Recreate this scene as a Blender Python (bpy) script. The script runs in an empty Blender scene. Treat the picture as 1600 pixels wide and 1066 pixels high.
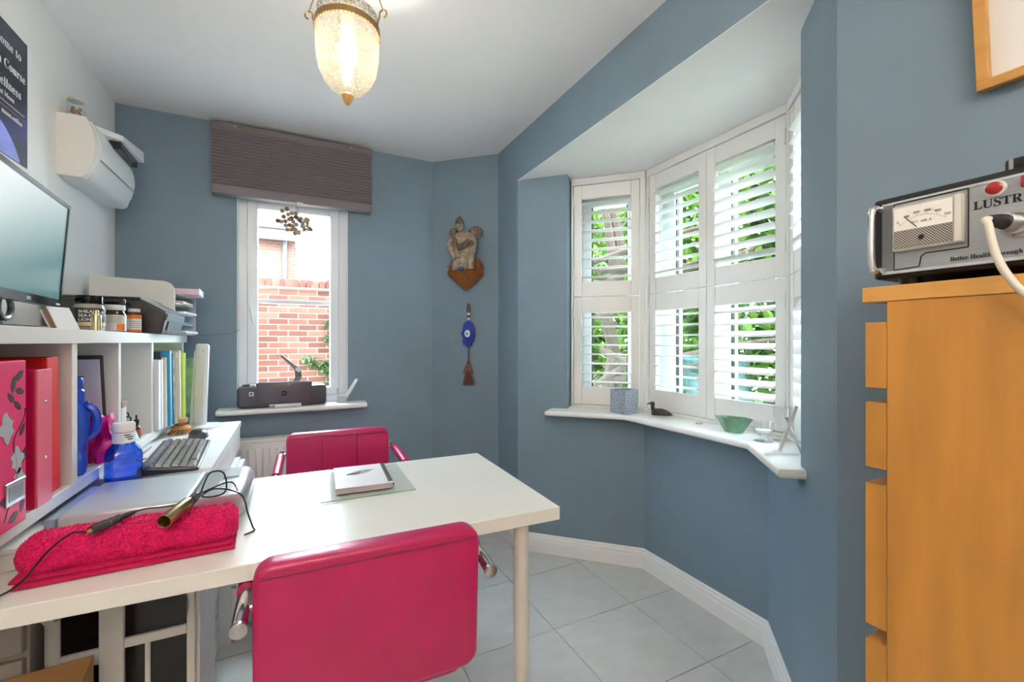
import bpy, bmesh, math, random
from mathutils import Vector, Matrix, noise as mnoise
random.seed(7)
S = bpy.context.scene
C = S.collection
PI = math.pi

# ------------------------------------------------------------------ camera
cam_d = bpy.data.cameras.new('camera'); cam = bpy.data.objects.new('camera', cam_d); C.objects.link(cam)
cam_d.sensor_width = 36.0; cam_d.lens = 687.7/1600*36; cam_d.shift_y = 1/1600; cam_d.clip_start = 0.02
cam.location = (0, 0, 1.2013); cam.rotation_euler = (PI/2, 0, -0.4627)
S.camera = cam
# ------------------------------------------------------------------ world, exposure
FILL_E = 150.0   # strength of the unseen fill light added in the rear half of the room
w = bpy.data.worlds.new('world'); S.world = w; w.use_nodes = True
bgn = w.node_tree.nodes['Background']; bgn.inputs[0].default_value = (0.75, 0.885, 1.0, 1); bgn.inputs[1].default_value = 18.0
vs = S.view_settings
vs.view_transform = 'Standard'; vs.look = 'None'; vs.gamma = 1; vs.use_curve_mapping = False; vs.exposure = 1.2

# ------------------------------------------------------------------ materials
def lin(h):
    h = h.lstrip('#'); o = []
    for i in (0, 2, 4):
        v = int(h[i:i+2], 16)/255; o.append(v/12.92 if v <= .04045 else ((v+.055)/1.055)**2.4)
    return (*o, 1)
MATS = {}
def M(name, col, rough=.5, metal=0, var=0, vs_=6, bump=0, bs=60, spec=.5, coat=0, emit=None, es=0, trans=0, stretch=None, sub=0, alpha=1):
    if name in MATS: return MATS[name]
    m = bpy.data.materials.new(name); m.use_nodes = True; nt = m.node_tree; b = nt.nodes['Principled BSDF']
    c = lin(col) if isinstance(col, str) else col
    b.inputs['Base Color'].default_value = c; b.inputs['Roughness'].default_value = rough; b.inputs['Metallic'].default_value = metal
    b.inputs['Specular IOR Level'].default_value = spec; b.inputs['Coat Weight'].default_value = coat
    b.inputs['Transmission Weight'].default_value = trans; b.inputs['Alpha'].default_value = alpha
    if emit: b.inputs['Emission Color'].default_value = lin(emit); b.inputs['Emission Strength'].default_value = es
    tc = nt.nodes.new('ShaderNodeTexCoord'); mp = nt.nodes.new('ShaderNodeMapping')
    nt.links.new(tc.outputs['Object'], mp.inputs[0])
    if stretch: mp.inputs['Scale'].default_value = stretch
    if var:
        n = nt.nodes.new('ShaderNodeTexNoise'); n.inputs['Scale'].default_value = vs_; n.inputs['Detail'].default_value = 5
        r = nt.nodes.new('ShaderNodeValToRGB')
        r.color_ramp.elements[0].position = .3; r.color_ramp.elements[1].position = .7
        r.color_ramp.elements[0].color = tuple(max(0, x*(1-var)) for x in c[:3])+(1,)
        r.color_ramp.elements[1].color = tuple(min(1, x*(1+var)) for x in c[:3])+(1,)
        nt.links.new(mp.outputs[0], n.inputs['Vector']); nt.links.new(n.outputs['Fac'], r.inputs[0]); nt.links.new(r.outputs[0], b.inputs['Base Color'])
    if bump:
        n2 = nt.nodes.new('ShaderNodeTexNoise'); n2.inputs['Scale'].default_value = bs; n2.inputs['Detail'].default_value = 4
        bu = nt.nodes.new('ShaderNodeBump'); bu.inputs['Strength'].default_value = bump; bu.inputs['Distance'].default_value = .004
        nt.links.new(mp.outputs[0], n2.inputs['Vector']); nt.links.new(n2.outputs['Fac'], bu.inputs['Height']); nt.links.new(bu.outputs[0], b.inputs['Normal'])
    MATS[name] = m; return m
def glass(name, tint=(1, 1, 1, 1), gloss=.07, rough=.02):
    m = bpy.data.materials.new(name); m.use_nodes = True; nt = m.node_tree; nt.nodes.clear()
    o = nt.nodes.new('ShaderNodeOutputMaterial'); t = nt.nodes.new('ShaderNodeBsdfTransparent'); g = nt.nodes.new('ShaderNodeBsdfGlossy')
    fr = nt.nodes.new('ShaderNodeLayerWeight'); fr.inputs[0].default_value = .35
    pw = nt.nodes.new('ShaderNodeMath'); pw.operation = 'POWER'; pw.inputs[1].default_value = 3.5
    mx = nt.nodes.new('ShaderNodeMixShader'); ad = nt.nodes.new('ShaderNodeMath'); ad.operation = 'MULTIPLY_ADD'; ad.inputs[1].default_value = .6; ad.inputs[2].default_value = gloss*.5; ad.use_clamp = True
    t.inputs[0].default_value = tint; g.inputs['Roughness'].default_value = rough
    nt.links.new(fr.outputs['Facing'], pw.inputs[0]); nt.links.new(pw.outputs[0], ad.inputs[0]); nt.links.new(ad.outputs[0], mx.inputs[0]); nt.links.new(t.outputs[0], mx.inputs[1]); nt.links.new(g.outputs[0], mx.inputs[2]); nt.links.new(mx.outputs[0], o.inputs[0])
    return m
def brickmat(name, c1, c2, mortar, bw=.225, bh=.075):
    m = bpy.data.materials.new(name); m.use_nodes = True; nt = m.node_tree; b = nt.nodes['Principled BSDF']; b.inputs['Roughness'].default_value = .9
    tc = nt.nodes.new('ShaderNodeTexCoord'); sx = nt.nodes.new('ShaderNodeSeparateXYZ'); cx = nt.nodes.new('ShaderNodeCombineXYZ')
    ad = nt.nodes.new('ShaderNodeMath'); br = nt.nodes.new('ShaderNodeTexBrick')
    nt.links.new(tc.outputs['Object'], sx.inputs[0]); nt.links.new(sx.outputs[0], ad.inputs[0]); nt.links.new(sx.outputs[1], ad.inputs[1])
    nt.links.new(ad.outputs[0], cx.inputs[0]); nt.links.new(sx.outputs[2], cx.inputs[1]); nt.links.new(cx.outputs[0], br.inputs['Vector'])
    br.inputs['Scale'].default_value = 1; br.inputs['Brick Width'].default_value = bw; br.inputs['Row Height'].default_value = bh; br.inputs['Mortar Size'].default_value = .006
    br.inputs['Color1'].default_value = lin(c1); br.inputs['Color2'].default_value = lin(c2); br.inputs['Mortar'].default_value = lin(mortar)
    nt.links.new(br.outputs['Color'], b.inputs['Base Color']); return m

blue = M('blue_wall_paint', '#7a8f9f', .55, var=.05, vs_=3, bump=.08, bs=120)
white_wall = M('white_wall_paint', '#f7f7f6', .7, var=.015, vs_=3, bump=.05, bs=140)
ceil_m = M('ceiling_paint', '#f8f8f8', .8, var=.01, bump=.04, bs=150)
gloss_white = M('white_gloss_paint', '#f6f6f5', .28, var=.01)
shutter_m = M('shutter_paint', '#f3f2ef', .35, var=.012)
upvc = M('white_window_plastic', '#f0f5fa', .25)
tile_m = M('grey_porcelain', '#cfd1d0', .22, var=.05, vs_=9, stretch=(1, 2.2, 1), spec=.5)
grout_m = M('grout', '#8d8c88', .9)
lam_white = M('white_laminate', '#ecebe6', .22, var=.01)
desk_white = M('white_desk_foil', '#f4f4f3', .3, var=.01)
black_pl = M('black_plastic', '#1d1d1f', .35, var=.1, vs_=20)
grey_pl = M('grey_plastic', '#6f7275', .45)
dark_grey = M('dark_grey_plastic', '#3a3b3e', .4)
silver_pl = M('silver_plastic', '#c3c8cc', .28, metal=.6, var=.03)
chrome = M('chrome', '#d9dadb', .1, metal=1)
steel = M('brushed_steel', '#b9babb', .28, metal=1, var=.05, vs_=30)
brass = M('aged_brass', '#a8895a', .3, metal=1, var=.15, vs_=40)
pink_lea = M('pink_leather', '#b8165a', .34, var=.06, vs_=14, bump=.12, bs=320, coat=.15)
pink_stitch = M('pink_seam', '#8c0f42', .6)
towel_m = M('pink_terry', '#ea1767', .95, var=.3, vs_=220, bump=1, bs=260)
wood = M('alder_wood', '#bf853a', .35, var=.14, vs_=5, stretch=(1, 6, .7), bump=.03, bs=20, coat=.2)
wood_light = M('light_alder_wood', '#d09a50', .38, var=.12, vs_=6, stretch=(6, 1, 6))
paper = M('white_paper', '#f3f3f2', .8)
ink = M('black_ink', '#161616', .6)
pane_m = glass('clear_pane', (.97, .99, .98, 1), .06)
glass_m = glass('clear_glass', (.982, .99, .988, 1), .14)

# ------------------------------------------------------------------ geometry helpers
class G:
    def __init__(s): s.v = []; s.f = []
    def add(s, vs_, fs, mat=None):
        o = len(s.v)
        s.v += [tuple(mat @ Vector(p)) if mat else tuple(p) for p in vs_]; s.f += [tuple(i+o for i in f) for f in fs]; return s
    def box(s, x0, x1, y0, y1, z0, z1, mat=None):
        return s.add([(x0,y0,z0),(x1,y0,z0),(x1,y1,z0),(x0,y1,z0),(x0,y0,z1),(x1,y0,z1),(x1,y1,z1),(x0,y1,z1)],
                     [(3,2,1,0),(4,5,6,7),(0,1,5,4),(1,2,6,5),(2,3,7,6),(3,0,4,7)], mat)
    def prism(s, poly, z0, z1, mat=None):
        n = len(poly); a = sum(poly[i][0]*poly[(i+1) % n][1]-poly[(i+1) % n][0]*poly[i][1] for i in range(n))
        if a < 0: poly = poly[::-1]
        return s.add([(x, y, z0) for x, y in poly]+[(x, y, z1) for x, y in poly],
                     [tuple(range(n-1, -1, -1)), tuple(range(n, 2*n))]+[(i, (i+1) % n, (i+1) % n+n, i+n) for i in range(n)], mat)
    def ext(s, poly, axis, a0, a1, mat=None):
        # poly in the plane across the axis: 'x' -> (y,z), 'y' -> (x,z)
        n = len(poly)
        mk = (lambda p, a: (a, p[0], p[1])) if axis == 'x' else (lambda p, a: (p[0], a, p[1]))
        ar = sum(poly[i][0]*poly[(i+1) % n][1]-poly[(i+1) % n][0]*poly[i][1] for i in range(n))
        if (ar < 0) == (axis == 'x'): poly = poly[::-1]
        return s.add([mk(p, a0) for p in poly]+[mk(p, a1) for p in poly],
                     [tuple(range(n-1, -1, -1)), tuple(range(n, 2*n))]+[(i, (i+1) % n, (i+1) % n+n, i+n) for i in range(n)], mat)
    def tube(s, pts, r, n=10, caps=True):
        pts = [Vector(p) for p in pts]; k = len(pts); rs = r if isinstance(r, (list, tuple)) else [r]*k
        up = None; rings = []
        for i, p in enumerate(pts):
            t = (pts[min(i+1, k-1)]-pts[max(i-1, 0)]).normalized()
            if up is None:
                up = Vector((0, 0, 1)) if abs(t.z) < .9 else Vector((1, 0, 0))
            a = t.cross(up).normalized(); b = a.cross(t).normalized(); up = b
            rings.append([tuple(p+(a*math.cos(2*PI*j/n)+b*math.sin(2*PI*j/n))*rs[i]) for j in range(n)])
        vs_ = [q for rg in rings for q in rg]; fs = []
        for i in range(k-1):
            for j in range(n): fs.append((i*n+j, i*n+(j+1) % n, (i+1)*n+(j+1) % n, (i+1)*n+j))
        if caps: fs += [tuple(range(n-1, -1, -1)), tuple((k-1)*n+j for j in range(n))]
        return s.add(vs_, fs)
    def lathe(s, prof, n=24, mat=None, closed=False):
        k = len(prof); vs_ = [(r*math.cos(2*PI*j/n), r*math.sin(2*PI*j/n), z) for r, z in prof for j in range(n)]; fs = []
        for i in range(k-1):
            for j in range(n): fs.append((i*n+j, i*n+(j+1) % n, (i+1)*n+(j+1) % n, (i+1)*n+j))
        if not closed: fs += [tuple(range(n-1, -1, -1)), tuple((k-1)*n+j for j in range(n))]
        return s.add(vs_, fs, mat)
    def ball(s, c, r, n=12, m=8, sc=(1, 1, 1), mat=None):
        prof = [(max(1e-4, math.sin(PI*i/m))*r, -math.cos(PI*i/m)*r) for i in range(m+1)]
        T = Matrix.Translation(c) @ (mat or Matrix()) @ Matrix.Diagonal((*sc, 1))
        return s.lathe(prof, n, T)
    def rbox(s, x0, x1, y0, y1, z0, z1, r=.004, seg=2, mat=None, ax=None):
        bm = bmesh.new(); g = G().box(x0, x1, y0, y1, z0, z1)
        vv = [bm.verts.new(p) for p in g.v]; [bm.faces.new([vv[i] for i in f]) for f in g.f]
        ed = bm.edges[:] if ax is None else [e for e in bm.edges if abs((e.verts[0].co-e.verts[1].co)[ax]) > 1e-6]
        bmesh.ops.bevel(bm, geom=ed, offset=r, segments=seg, profile=.5, affect='EDGES')
        bm.verts.index_update(); vs_ = [tuple(v.co) for v in bm.verts]; fs = [tuple(v.index for v in f.verts) for f in bm.faces]; bm.free()
        return s.add(vs_, fs, mat)
    def sweep(s, path, prof):
        # prof: (offset into the room along the left normal, z); path: 2d polyline, mitred
        k = len(path); n = len(prof); vs_ = []
        for i in range(k):
            p = Vector(path[i]); d0 = (p-Vector(path[i-1])).normalized() if i else None; d1 = (Vector(path[i+1])-p).normalized() if i < k-1 else None
            d0 = d0 or d1; d1 = d1 or d0
            n0 = Vector((-d0.y, d0.x)); n1 = Vector((-d1.y, d1.x)); m = (n0+n1)/(1+n0.dot(n1))
            vs_ += [(p.x+m.x*o, p.y+m.y*o, z) for o, z in prof]
        fs = [(i*n+j, i*n+(j+1) % n, (i+1)*n+(j+1) % n, (i+1)*n+j) for i in range(k-1) for j in range(n)]
        fs += [tuple(range(n-1, -1, -1)), tuple((k-1)*n+j for j in range(n))]
        return s.add(vs_, fs)
def frame_of(loc, rz): return Matrix.Translation(loc) @ Matrix.Rotation(rz, 4, 'Z')
FR = {}
def mesh(name, g, m, smooth=False, bevel=0, seg=2):
    me = bpy.data.meshes.new(name); me.from_pydata(g.v, [], g.f)
    bm = bmesh.new(); bm.from_mesh(me); bmesh.ops.recalc_face_normals(bm, faces=bm.faces)
    if bevel:
        ed = [e for e in bm.edges if len(e.link_faces) == 2 and e.calc_face_angle(0) > .6]
        bmesh.ops.bevel(bm, geom=ed, offset=bevel, segments=seg, profile=.5, affect='EDGES', clamp_overlap=True)
    bm.to_mesh(me); bm.free(); me.materials.append(m)
    if smooth:
        me.polygons.foreach_set('use_smooth', [True]*len(me.polygons)); me.set_sharp_from_angle(angle=math.radians(38))
    return me
def tag(o, label=None, cat=None, group=None, kind=None):
    if label: o['label'] = label
    if cat: o['category'] = cat
    if group: o['group'] = group
    if kind: o['kind'] = kind
    return o
def thing(name, label, cat, loc, rz=0, group=None):
    o = bpy.data.objects.new(name, None); C.objects.link(o); o.empty_display_size = .05
    o.location = loc; o.rotation_euler = (0, 0, rz); FR[o.name] = frame_of(loc, rz); return tag(o, label, cat, group)
def part(name, g, m, parent, world=False, smooth=False, bevel=0, seg=2, label=None, kind=None):
    if world:
        inv = FR[parent.name].inverted(); g.v = [tuple(inv @ Vector(p)) for p in g.v]
    o = bpy.data.objects.new(name, mesh(name, g, m, smooth, bevel, seg)); C.objects.link(o); o.parent = parent
    FR[o.name] = FR[parent.name]
    if label: o['label'] = label
    if kind: o['kind'] = kind
    return o
def single(name, g, m, label, cat, loc, rz=0, group=None, smooth=False, bevel=0, world=False, kind=None):
    if world:
        inv = frame_of(loc, rz).inverted(); g.v = [tuple(inv @ Vector(p)) for p in g.v]
    o = bpy.data.objects.new(name, mesh(name, g, m, smooth, bevel)); C.objects.link(o)
    o.location = loc; o.rotation_euler = (0, 0, rz); FR[o.name] = frame_of(loc, rz); return tag(o, label, cat, group, kind)
def struct(name, g, m, smooth=False, bevel=0, label=None):
    o = bpy.data.objects.new(name, mesh(name, g, m, smooth, bevel)); C.objects.link(o); FR[o.name] = Matrix()
    o['kind'] = 'structure'
    if label: o['label'] = label
    return o
def share(name, me, parent, loc=(0, 0, 0), rot=(0, 0, 0), scale=None):
    o = bpy.data.objects.new(name, me); C.objects.link(o); o.parent = parent; o.location = loc; o.rotation_euler = rot
    if scale: o.scale = scale
    return o
def serif(t_):
    return ''.join(chr(0x1D400+ord(c)-65) if 'A' <= c <= 'Z' else chr(0x1D41A+ord(c)-97) if 'a' <= c <= 'z' else c for c in t_)
def text(name, body, size, pos, right, up, m, parent, align='LEFT', thick=.0004, xs=1.0):
    cu = bpy.data.curves.new(name, 'FONT'); cu.body = body; cu.size = size; cu.align_x = align; cu.extrude = thick; cu.resolution_u = 3
    ob = bpy.data.objects.new(name+'_src', cu); C.objects.link(ob)
    dg = bpy.context.evaluated_depsgraph_get(); me = bpy.data.meshes.new_from_object(ob.evaluated_get(dg)); bpy.data.objects.remove(ob); bpy.data.curves.remove(cu)
    r = Vector(right).normalized(); u = Vector(up).normalized(); n = r.cross(u)
    T = Matrix(((r.x*xs, u.x, n.x, pos[0]), (r.y*xs, u.y, n.y, pos[1]), (r.z*xs, u.z, n.z, pos[2]), (0, 0, 0, 1)))
    me.transform(T); me.materials.clear(); me.materials.append(m)
    o = bpy.data.objects.new(name, me); C.objects.link(o); o.parent = parent; FR[o.name] = FR[parent.name]; return o
def arc(cx, cy, r, a0, a1, n): return [(cx+r*math.cos(a0+(a1-a0)*i/n), cy+r*math.sin(a0+(a1-a0)*i/n)) for i in range(n+1)]
def smoothpts(pts, n=8):
    P = [Vector(p) for p in pts]; out = []
    for i in range(len(P)-1):
        p0 = P[max(i-1, 0)]; p1 = P[i]; p2 = P[i+1]; p3 = P[min(i+2, len(P)-1)]
        for j in range(n):
            t = j/n; out.append(.5*((2*p1)+(p2-p0)*t+(2*p0-5*p1+4*p2-p3)*t*t+(3*p1-p0-3*p2+p3)*t**3))
    out.append(P[-1]); return out

# ------------------------------------------------------------------ the room
XL, YF, XB, H, ZB = -.797, 2.865, 1.175, 2.4, 2.144
YN = -1.6
base = struct('floor', G().box(XL-.3, 1.72, YN, YF+.2, -.06, -.008), grout_m)
TS = .4165; tile_me = mesh('tile', G().rbox(0, TS-.0035, 0, TS-.0035, -.008, 0, .0008, 1), tile_m)
for i in range(-6, 3):
    for j in range(-10, 4):
        x = .979+i*TS+.002; y = 1.5655+j*TS+.002
        if x+TS < XL-.02 or x > 1.66 or y > YF or y < YN-.2: continue
        if x > XB and (y+TS < .6 or y > 2.2): continue
        share('tile', tile_me, base, (x, y, 0))
struct('ceiling', G().box(XL-.2, XB+.05, YN, YF+.2, H, H+.1), ceil_m)
struct('wall_left', G().box(XL-.2, XL, YN, YF+.3, 0, H), white_wall)
# far wall with its window opening
WX0, WX1, WZ0, WZ1 = -.275, .303, .80, 2.06
g = G().box(XL, WX0, YF, YF+.3, 0, H).box(WX1, 1.25, YF, YF+.3, 0, H).box(WX0, WX1, YF, YF+.3, 0, WZ0).box(WX0, WX1, YF, YF+.3, WZ1, H)
struct('wall_far', g, blue)
struct('wall_angled', G().prism([(.837, YF), (XB, 2.5524), (1.4, 2.75), (1.05, 3.1)], 0, H), blue)
q = .7071
def off(p, n, d): return (p[0]+n[0]*d, p[1]+n[1]*d)
nA = (q, q); nB = (1, 0); nC = (q, -q)
A0, A1 = (XB, 2.28), (1.38, 2.075); F1 = (1.674, 1.781); F2 = (1.674, 1.099); C1 = (1.376, .801); C0 = (XB, .60)
struct('wall_right_corner', G().prism([(XB, 2.5524), A0, A1, off(A1, nA, .3), off(A0, nA, .4), (1.4, 2.75)], 0, H), blue)
struct('wall_right', G().prism([(XB, YN), C0, C1, off(C1, nC, .3), (1.475, .476), (1.475, YN)], 0, H), blue)
F1o = (1.974, 1.781+.3*math.tan(PI/8)); F2o = (1.974, 1.099-.3*math.tan(PI/8))
struct('wall_bay_left', G().prism([A1, F1, F1o, off(A1, nA, .3)], 0, .797), blue)
struct('wall_bay_center', G().prism([F1, F2, F2o, F1o], 0, .797), blue)
struct('wall_bay_right', G().prism([F2, C1, off(C1, nC, .3), F2o], 0, .797), blue)
struct('wall_bay_header', G().box(XB, XB+.12, C0[1], A0[1], ZB, H), blue)
struct('ceiling_bay', G().prism([(XB+.0005, C0[1]), off(C0, nC, .3), off(C1, nC, .3), F2o, F1o, off(A1, nA, .3), off(A0, nA, .3), (XB+.0005, A0[1])], ZB-.002, ZB-.0001), ceil_m)
struct('roof_bay', G().prism([(XB+.13, C0[1]), (1.5, .4), (1.7, .5), (2.05, .95), (2.05, 1.93), (1.65, 2.5), (1.45, 2.6), (XB+.13, 2.3)], ZB+.0, ZB+.2), M('roof_felt', '#55504c', .9))
# unseen rest of this house, added to block sky light from the garden
struct('unseen_house_upper', G().box(-5, 1.5, -7, YF+.32, H+.12, 5.8), M('outer_render', '#b98a78', .9, var=.1))
struct('unseen_house_side', G().box(-5, XL-.21, -7, YF+.32, -.2, H+.12), M('outer_render', '#b98a78'))
struct('unseen_house_rear', G().box(XL-.2, 1.5, -7, YN-.12, -.2, H+.12), M('outer_render', '#b98a78'))
# skirting
prof = [(0, 0), (.018, 0), (.018, .062), (.015, .068), (.015, .082), (.009, .088), (.009, .096), (.004, .102), (0, .102)]
for nm, path in (('baseboard_left', [(XL, YF), (XL, YN)]), ('baseboard_far', [(.837, YF), (XL, YF)]),
                 ('baseboard_angled', [(XB, 2.5524), (.837, YF)]), ('baseboard_right_near', [(XB, YN), C0])):
    struct(nm, G().sweep(path, prof), gloss_white, bevel=0)
def seg_base(nm, pts, i):
    # one mitred piece of the polyline
    full = G().sweep(pts, prof); n = len(prof); v = full.v[i*n:(i+2)*n]; gg = G()
    gg.add(v, [(j, (j+1) % n, n+(j+1) % n, n+j) for j in range(n)]+[tuple(range(n-1, -1, -1)), tuple(range(n, 2*n))]); struct(nm, gg, gloss_white)
bp = [C0, F2, F1, A0, (XB, 2.5524)]
for i, nm in enumerate(('baseboard_bay_right', 'baseboard_bay_center', 'baseboard_bay_left', 'baseboard_right_corner')): seg_base(nm, bp, i)

# ------------------------------------------------------------------ far window
win = struct('window_1', G().box(WX0, WX0+.045, YF+.05, YF+.12, WZ0+.03, WZ1).box(WX1-.045, WX1, YF+.05, YF+.12, WZ0+.03, WZ1)
             .box(WX0+.045, WX1-.045, YF+.05, YF+.12, WZ1-.045, WZ1).box(WX0+.045, WX1-.045, YF+.05, YF+.12, WZ0+.03, WZ0+.075), upvc, bevel=.004)
a0, a1, b0, b1 = WX0+.047, WX1-.047, WZ0+.077, WZ1-.047
part('sash', G().box(a0, a0+.05, YF+.035, YF+.1, b0, b1).box(a1-.05, a1, YF+.035, YF+.1, b0, b1).box(a0+.05, a1-.05, YF+.035, YF+.1, b1-.05, b1)
     .box(a0+.05, a1-.05, YF+.035, YF+.1, b0, b0+.05), upvc, win, bevel=.005)
part('glazing_bar', G().box(a0+.05, a1-.05, YF+.06, YF+.09, 1.424, 1.448), upvc, win, bevel=.003)
part('pane', G().box(a0+.05, a1-.05, YF+.07, YF+.074, b0+.05, 1.424), pane_m, win)
part('pane', G().box(a0+.05, a1-.05, YF+.07, YF+.074, 1.448, b1-.05), pane_m, win)
hd = part('handle', G().rbox(-.225, -.207, YF+.025, YF+.035, 1.33, 1.44, .003), upvc, win)
part('lever', G().tube([(-.216, YF+.02, 1.41), (-.212, YF+.005, 1.40), (-.196, YF, 1.30)], .007, 8), upvc, hd, smooth=True)
g = G().box(WX0-.0, WX0+.002, YF-.001, YF+.05, WZ0+.04, WZ1).box(WX1-.002, WX1, YF-.001, YF+.05, WZ0+.04, WZ1).box(WX0, WX1, YF-.001, YF+.05, WZ1-.002, WZ1)
struct('trim_1', g, upvc)
sp = [(YF+.05, .806), (YF+.05, .836)]+[(2.757+.015*math.cos(a), .821+.015*math.sin(a)) for a in [PI/2+PI*i/6 for i in range(7)]]
sill1 = G().ext([(YF, .806), (YF, .836)]+sp[2:], 'x', -.36, .40).box(WX0+.002, WX1-.002, YF, YF+.06, .806, .836)
single('window_sill', sill1, gloss_white, 'white painted wooden sill under the far window, carrying the printer', 'window sill', (0, 0, 0), smooth=True)

# ------------------------------------------------------------------ bay window: shutters, frames, glazing
def facet(idx, o, rz, L, posts):
    R = frame_of((o[0], o[1], 0), rz)
    g = G().box(0, L, 0, .04, 2.103, 2.141, R).box(0, L, 0, .04, .825, .838, R)
    for a, b in posts: g.box(a, b, 0, .04, .838, 2.103, R)
    struct('trim_%d' % (idx+1), g, shutter_m, bevel=.003)
    y0, y1 = .115, .175
    wd = struct('window_%d' % idx, G().box(0, .05, y0, y1, .80, ZB, R).box(L-.05, L, y0, y1, .80, ZB, R).box(.05, L-.05, y0, y1, 2.06, ZB, R).box(.05, L-.05, y0, y1, .80, .86, R), upvc, bevel=.004)
    n = 2 if L > .6 else 1; ww = (L-.1)/n
    for k in range(n):
        x0 = .05+k*ww; x1 = x0+ww; e = .052
        part('sash', G().box(x0, x0+e, y0-.012, y1-.01, .86, 2.06, R).box(x1-e, x1, y0-.012, y1-.01, .86, 2.06, R).box(x0+e, x1-e, y0-.012, y1-.01, 2.0, 2.06, R).box(x0+e, x1-e, y0-.012, y1-.01, .86, .92, R), upvc, wd, bevel=.004)
        part('pane', G().box(x0+e, x1-e, y0+.02, y0+.024, .92, 2.0, R), pane_m, wd)
        part('gasket', G().box(x0+e, x0+e+.006, y0+.0, y0+.02, .92, 2.0, R).box(x1-e-.006, x1-e, y0+.0, y0+.02, .92, 2.0, R), black_pl, wd)
    return R
def louver_mesh(w_, tilt):
    k = 10; pr = [(.031*math.cos(2*PI*i/k), .0052*math.sin(2*PI*i/k)) for i in range(k)]
    ct, st = math.cos(tilt), math.sin(tilt)
    return mesh('louver', G().ext([(y*ct-z*st, y*st+z*ct) for y, z in pr], 'x', 0, w_), shutter_m, smooth=True)
def shutter(R, rz, x0, x1, zlo, zhi, open0, open1, n, tilt, label, hinge, group='white plantation shutter panels'):
    p = R @ Vector((x0, 0, 0)); t = thing('shutter_panel', label, 'shutter', (p.x, p.y, zlo), rz)
    W = x1-x0; hh = zhi-zlo; sw = .044; o0 = open0-zlo; o1 = open1-zlo
    part('stile', G().box(0, sw, .006, .034, 0, hh), shutter_m, t, bevel=.002); part('stile', G().box(W-sw, W, .006, .034, 0, hh), shutter_m, t, bevel=.002)
    part('rail', G().box(sw+.001, W-sw-.001, .008, .032, 0, o0), shutter_m, t, bevel=.002); part('rail', G().box(sw+.001, W-sw-.001, .008, .032, o1, hh), shutter_m, t, bevel=.002)
    lm = louver_mesh(W-2*sw-.002, tilt); pitch = (o1-o0)/n
    for i in range(n): share('louver', lm, t, (sw+.001, .02, o0+pitch*(i+.5)))
    hx = -.004 if hinge == 'L' else W-.004
    for z in (.10, hh-.12): part('hinge', G().rbox(hx, hx+.008, -.004, .012, z, z+.06, .002, 1), shutter_m, t)
    return t
LA = .413; oA = (1.445, 2.13); RA = facet(2, oA, -PI/4, LA, [(0, .012), (.384, LA)])
oB = (1.737, 1.832); LB = .767; RB = facet(3, oB, -PI/2, LB, [(0, .014), (LB-.004, LB)])
oC = (1.733, 1.063); LC = .43; RC = facet(4, oC, -3*PI/4, LC, [(0, .016), (LC-.02, LC)])
ZU = (1.461, 2.101, 1.545, 2.022, 9); ZD = (.84, 1.457, .943, 1.367, 8)
D = math.radians
for (R, rz, x0, x1, tu, td, h, where) in ((RA, -PI/4, .016, .380, 0, 0, 'L', 'of the narrow bay side behind the grey box'),
        (RB, -PI/2, .018, .386, 0, 0, 'L', 'of the wide bay side above the bird figurine'),
        (RB, -PI/2, .388, .760, D(-17), D(24), 'R', 'of the wide bay side behind the green bowl'),
        (RC, -3*PI/4, .022, .405, D(-12), D(62), 'R', 'of the bay side beside the easel and wall corner')):
    shutter(R, rz, x0, x1, *ZU[:2], ZU[2], ZU[3], ZU[4], tu, 'upper white louvred shutter '+where, h)
    shutter(R, rz, x0, x1, *ZD[:2], ZD[2], ZD[3], ZD[4], td, 'lower white louvred shutter '+where, h)
# corner posts outside close the bay between the window frames
for i, (x, y) in enumerate(((1.835, 1.885), (1.835, 1.01))):
    struct('trim_%d' % (6+i), G().lathe([(.055, .80), (.055, ZB)], 8, Matrix.Translation((x, y, 0))), upvc)
# bay sill
nose = [(1.225, 2.06), (1.52, 1.765), (1.52, 1.085), (1.283, .812)]
poly = nose+[(1.338, .763), C1, off(C1, nC, .17), (1.86, 1.02), (1.86, 1.86), off(A1, nA, .17), A1, (1.312, 2.143)]
g = G().prism(poly, .797, .825)
# rounded nosing along the front edge
gs = mesh('bay_sill', g, gloss_white, bevel=0)
bm = bmesh.new(); bm.from_mesh(gs)
fr_ed = []
for e in bm.edges:
    a, b = e.verts[0].co, e.verts[1].co
    if abs(a.z-b.z) < 1e-5:
        for i in range(len(nose)-1):
            if {tuple(round(c, 3) for c in a[:2]), tuple(round(c, 3) for c in b[:2])} == {nose[i], nose[i+1]}: fr_ed.append(e)
        for pq in (((1.225, 2.06), (1.312, 2.143)), ((1.283, .812), (1.338, .763))):
            if {tuple(round(c, 3) for c in a[:2]), tuple(round(c, 3) for c in b[:2])} == set(pq): fr_ed.append(e)
bmesh.ops.bevel(bm, geom=fr_ed, offset=.011, segments=4, profile=.5, affect='EDGES'); bm.to_mesh(gs); bm.free()
gs.polygons.foreach_set('use_smooth', [True]*len(gs.polygons)); gs.set_sharp_from_angle(angle=D(35))
o = bpy.data.objects.new('bay_window_sill', gs); C.objects.link(o); tag(o, 'long white angled sill running round the bay below the shutters', 'window sill')

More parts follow.
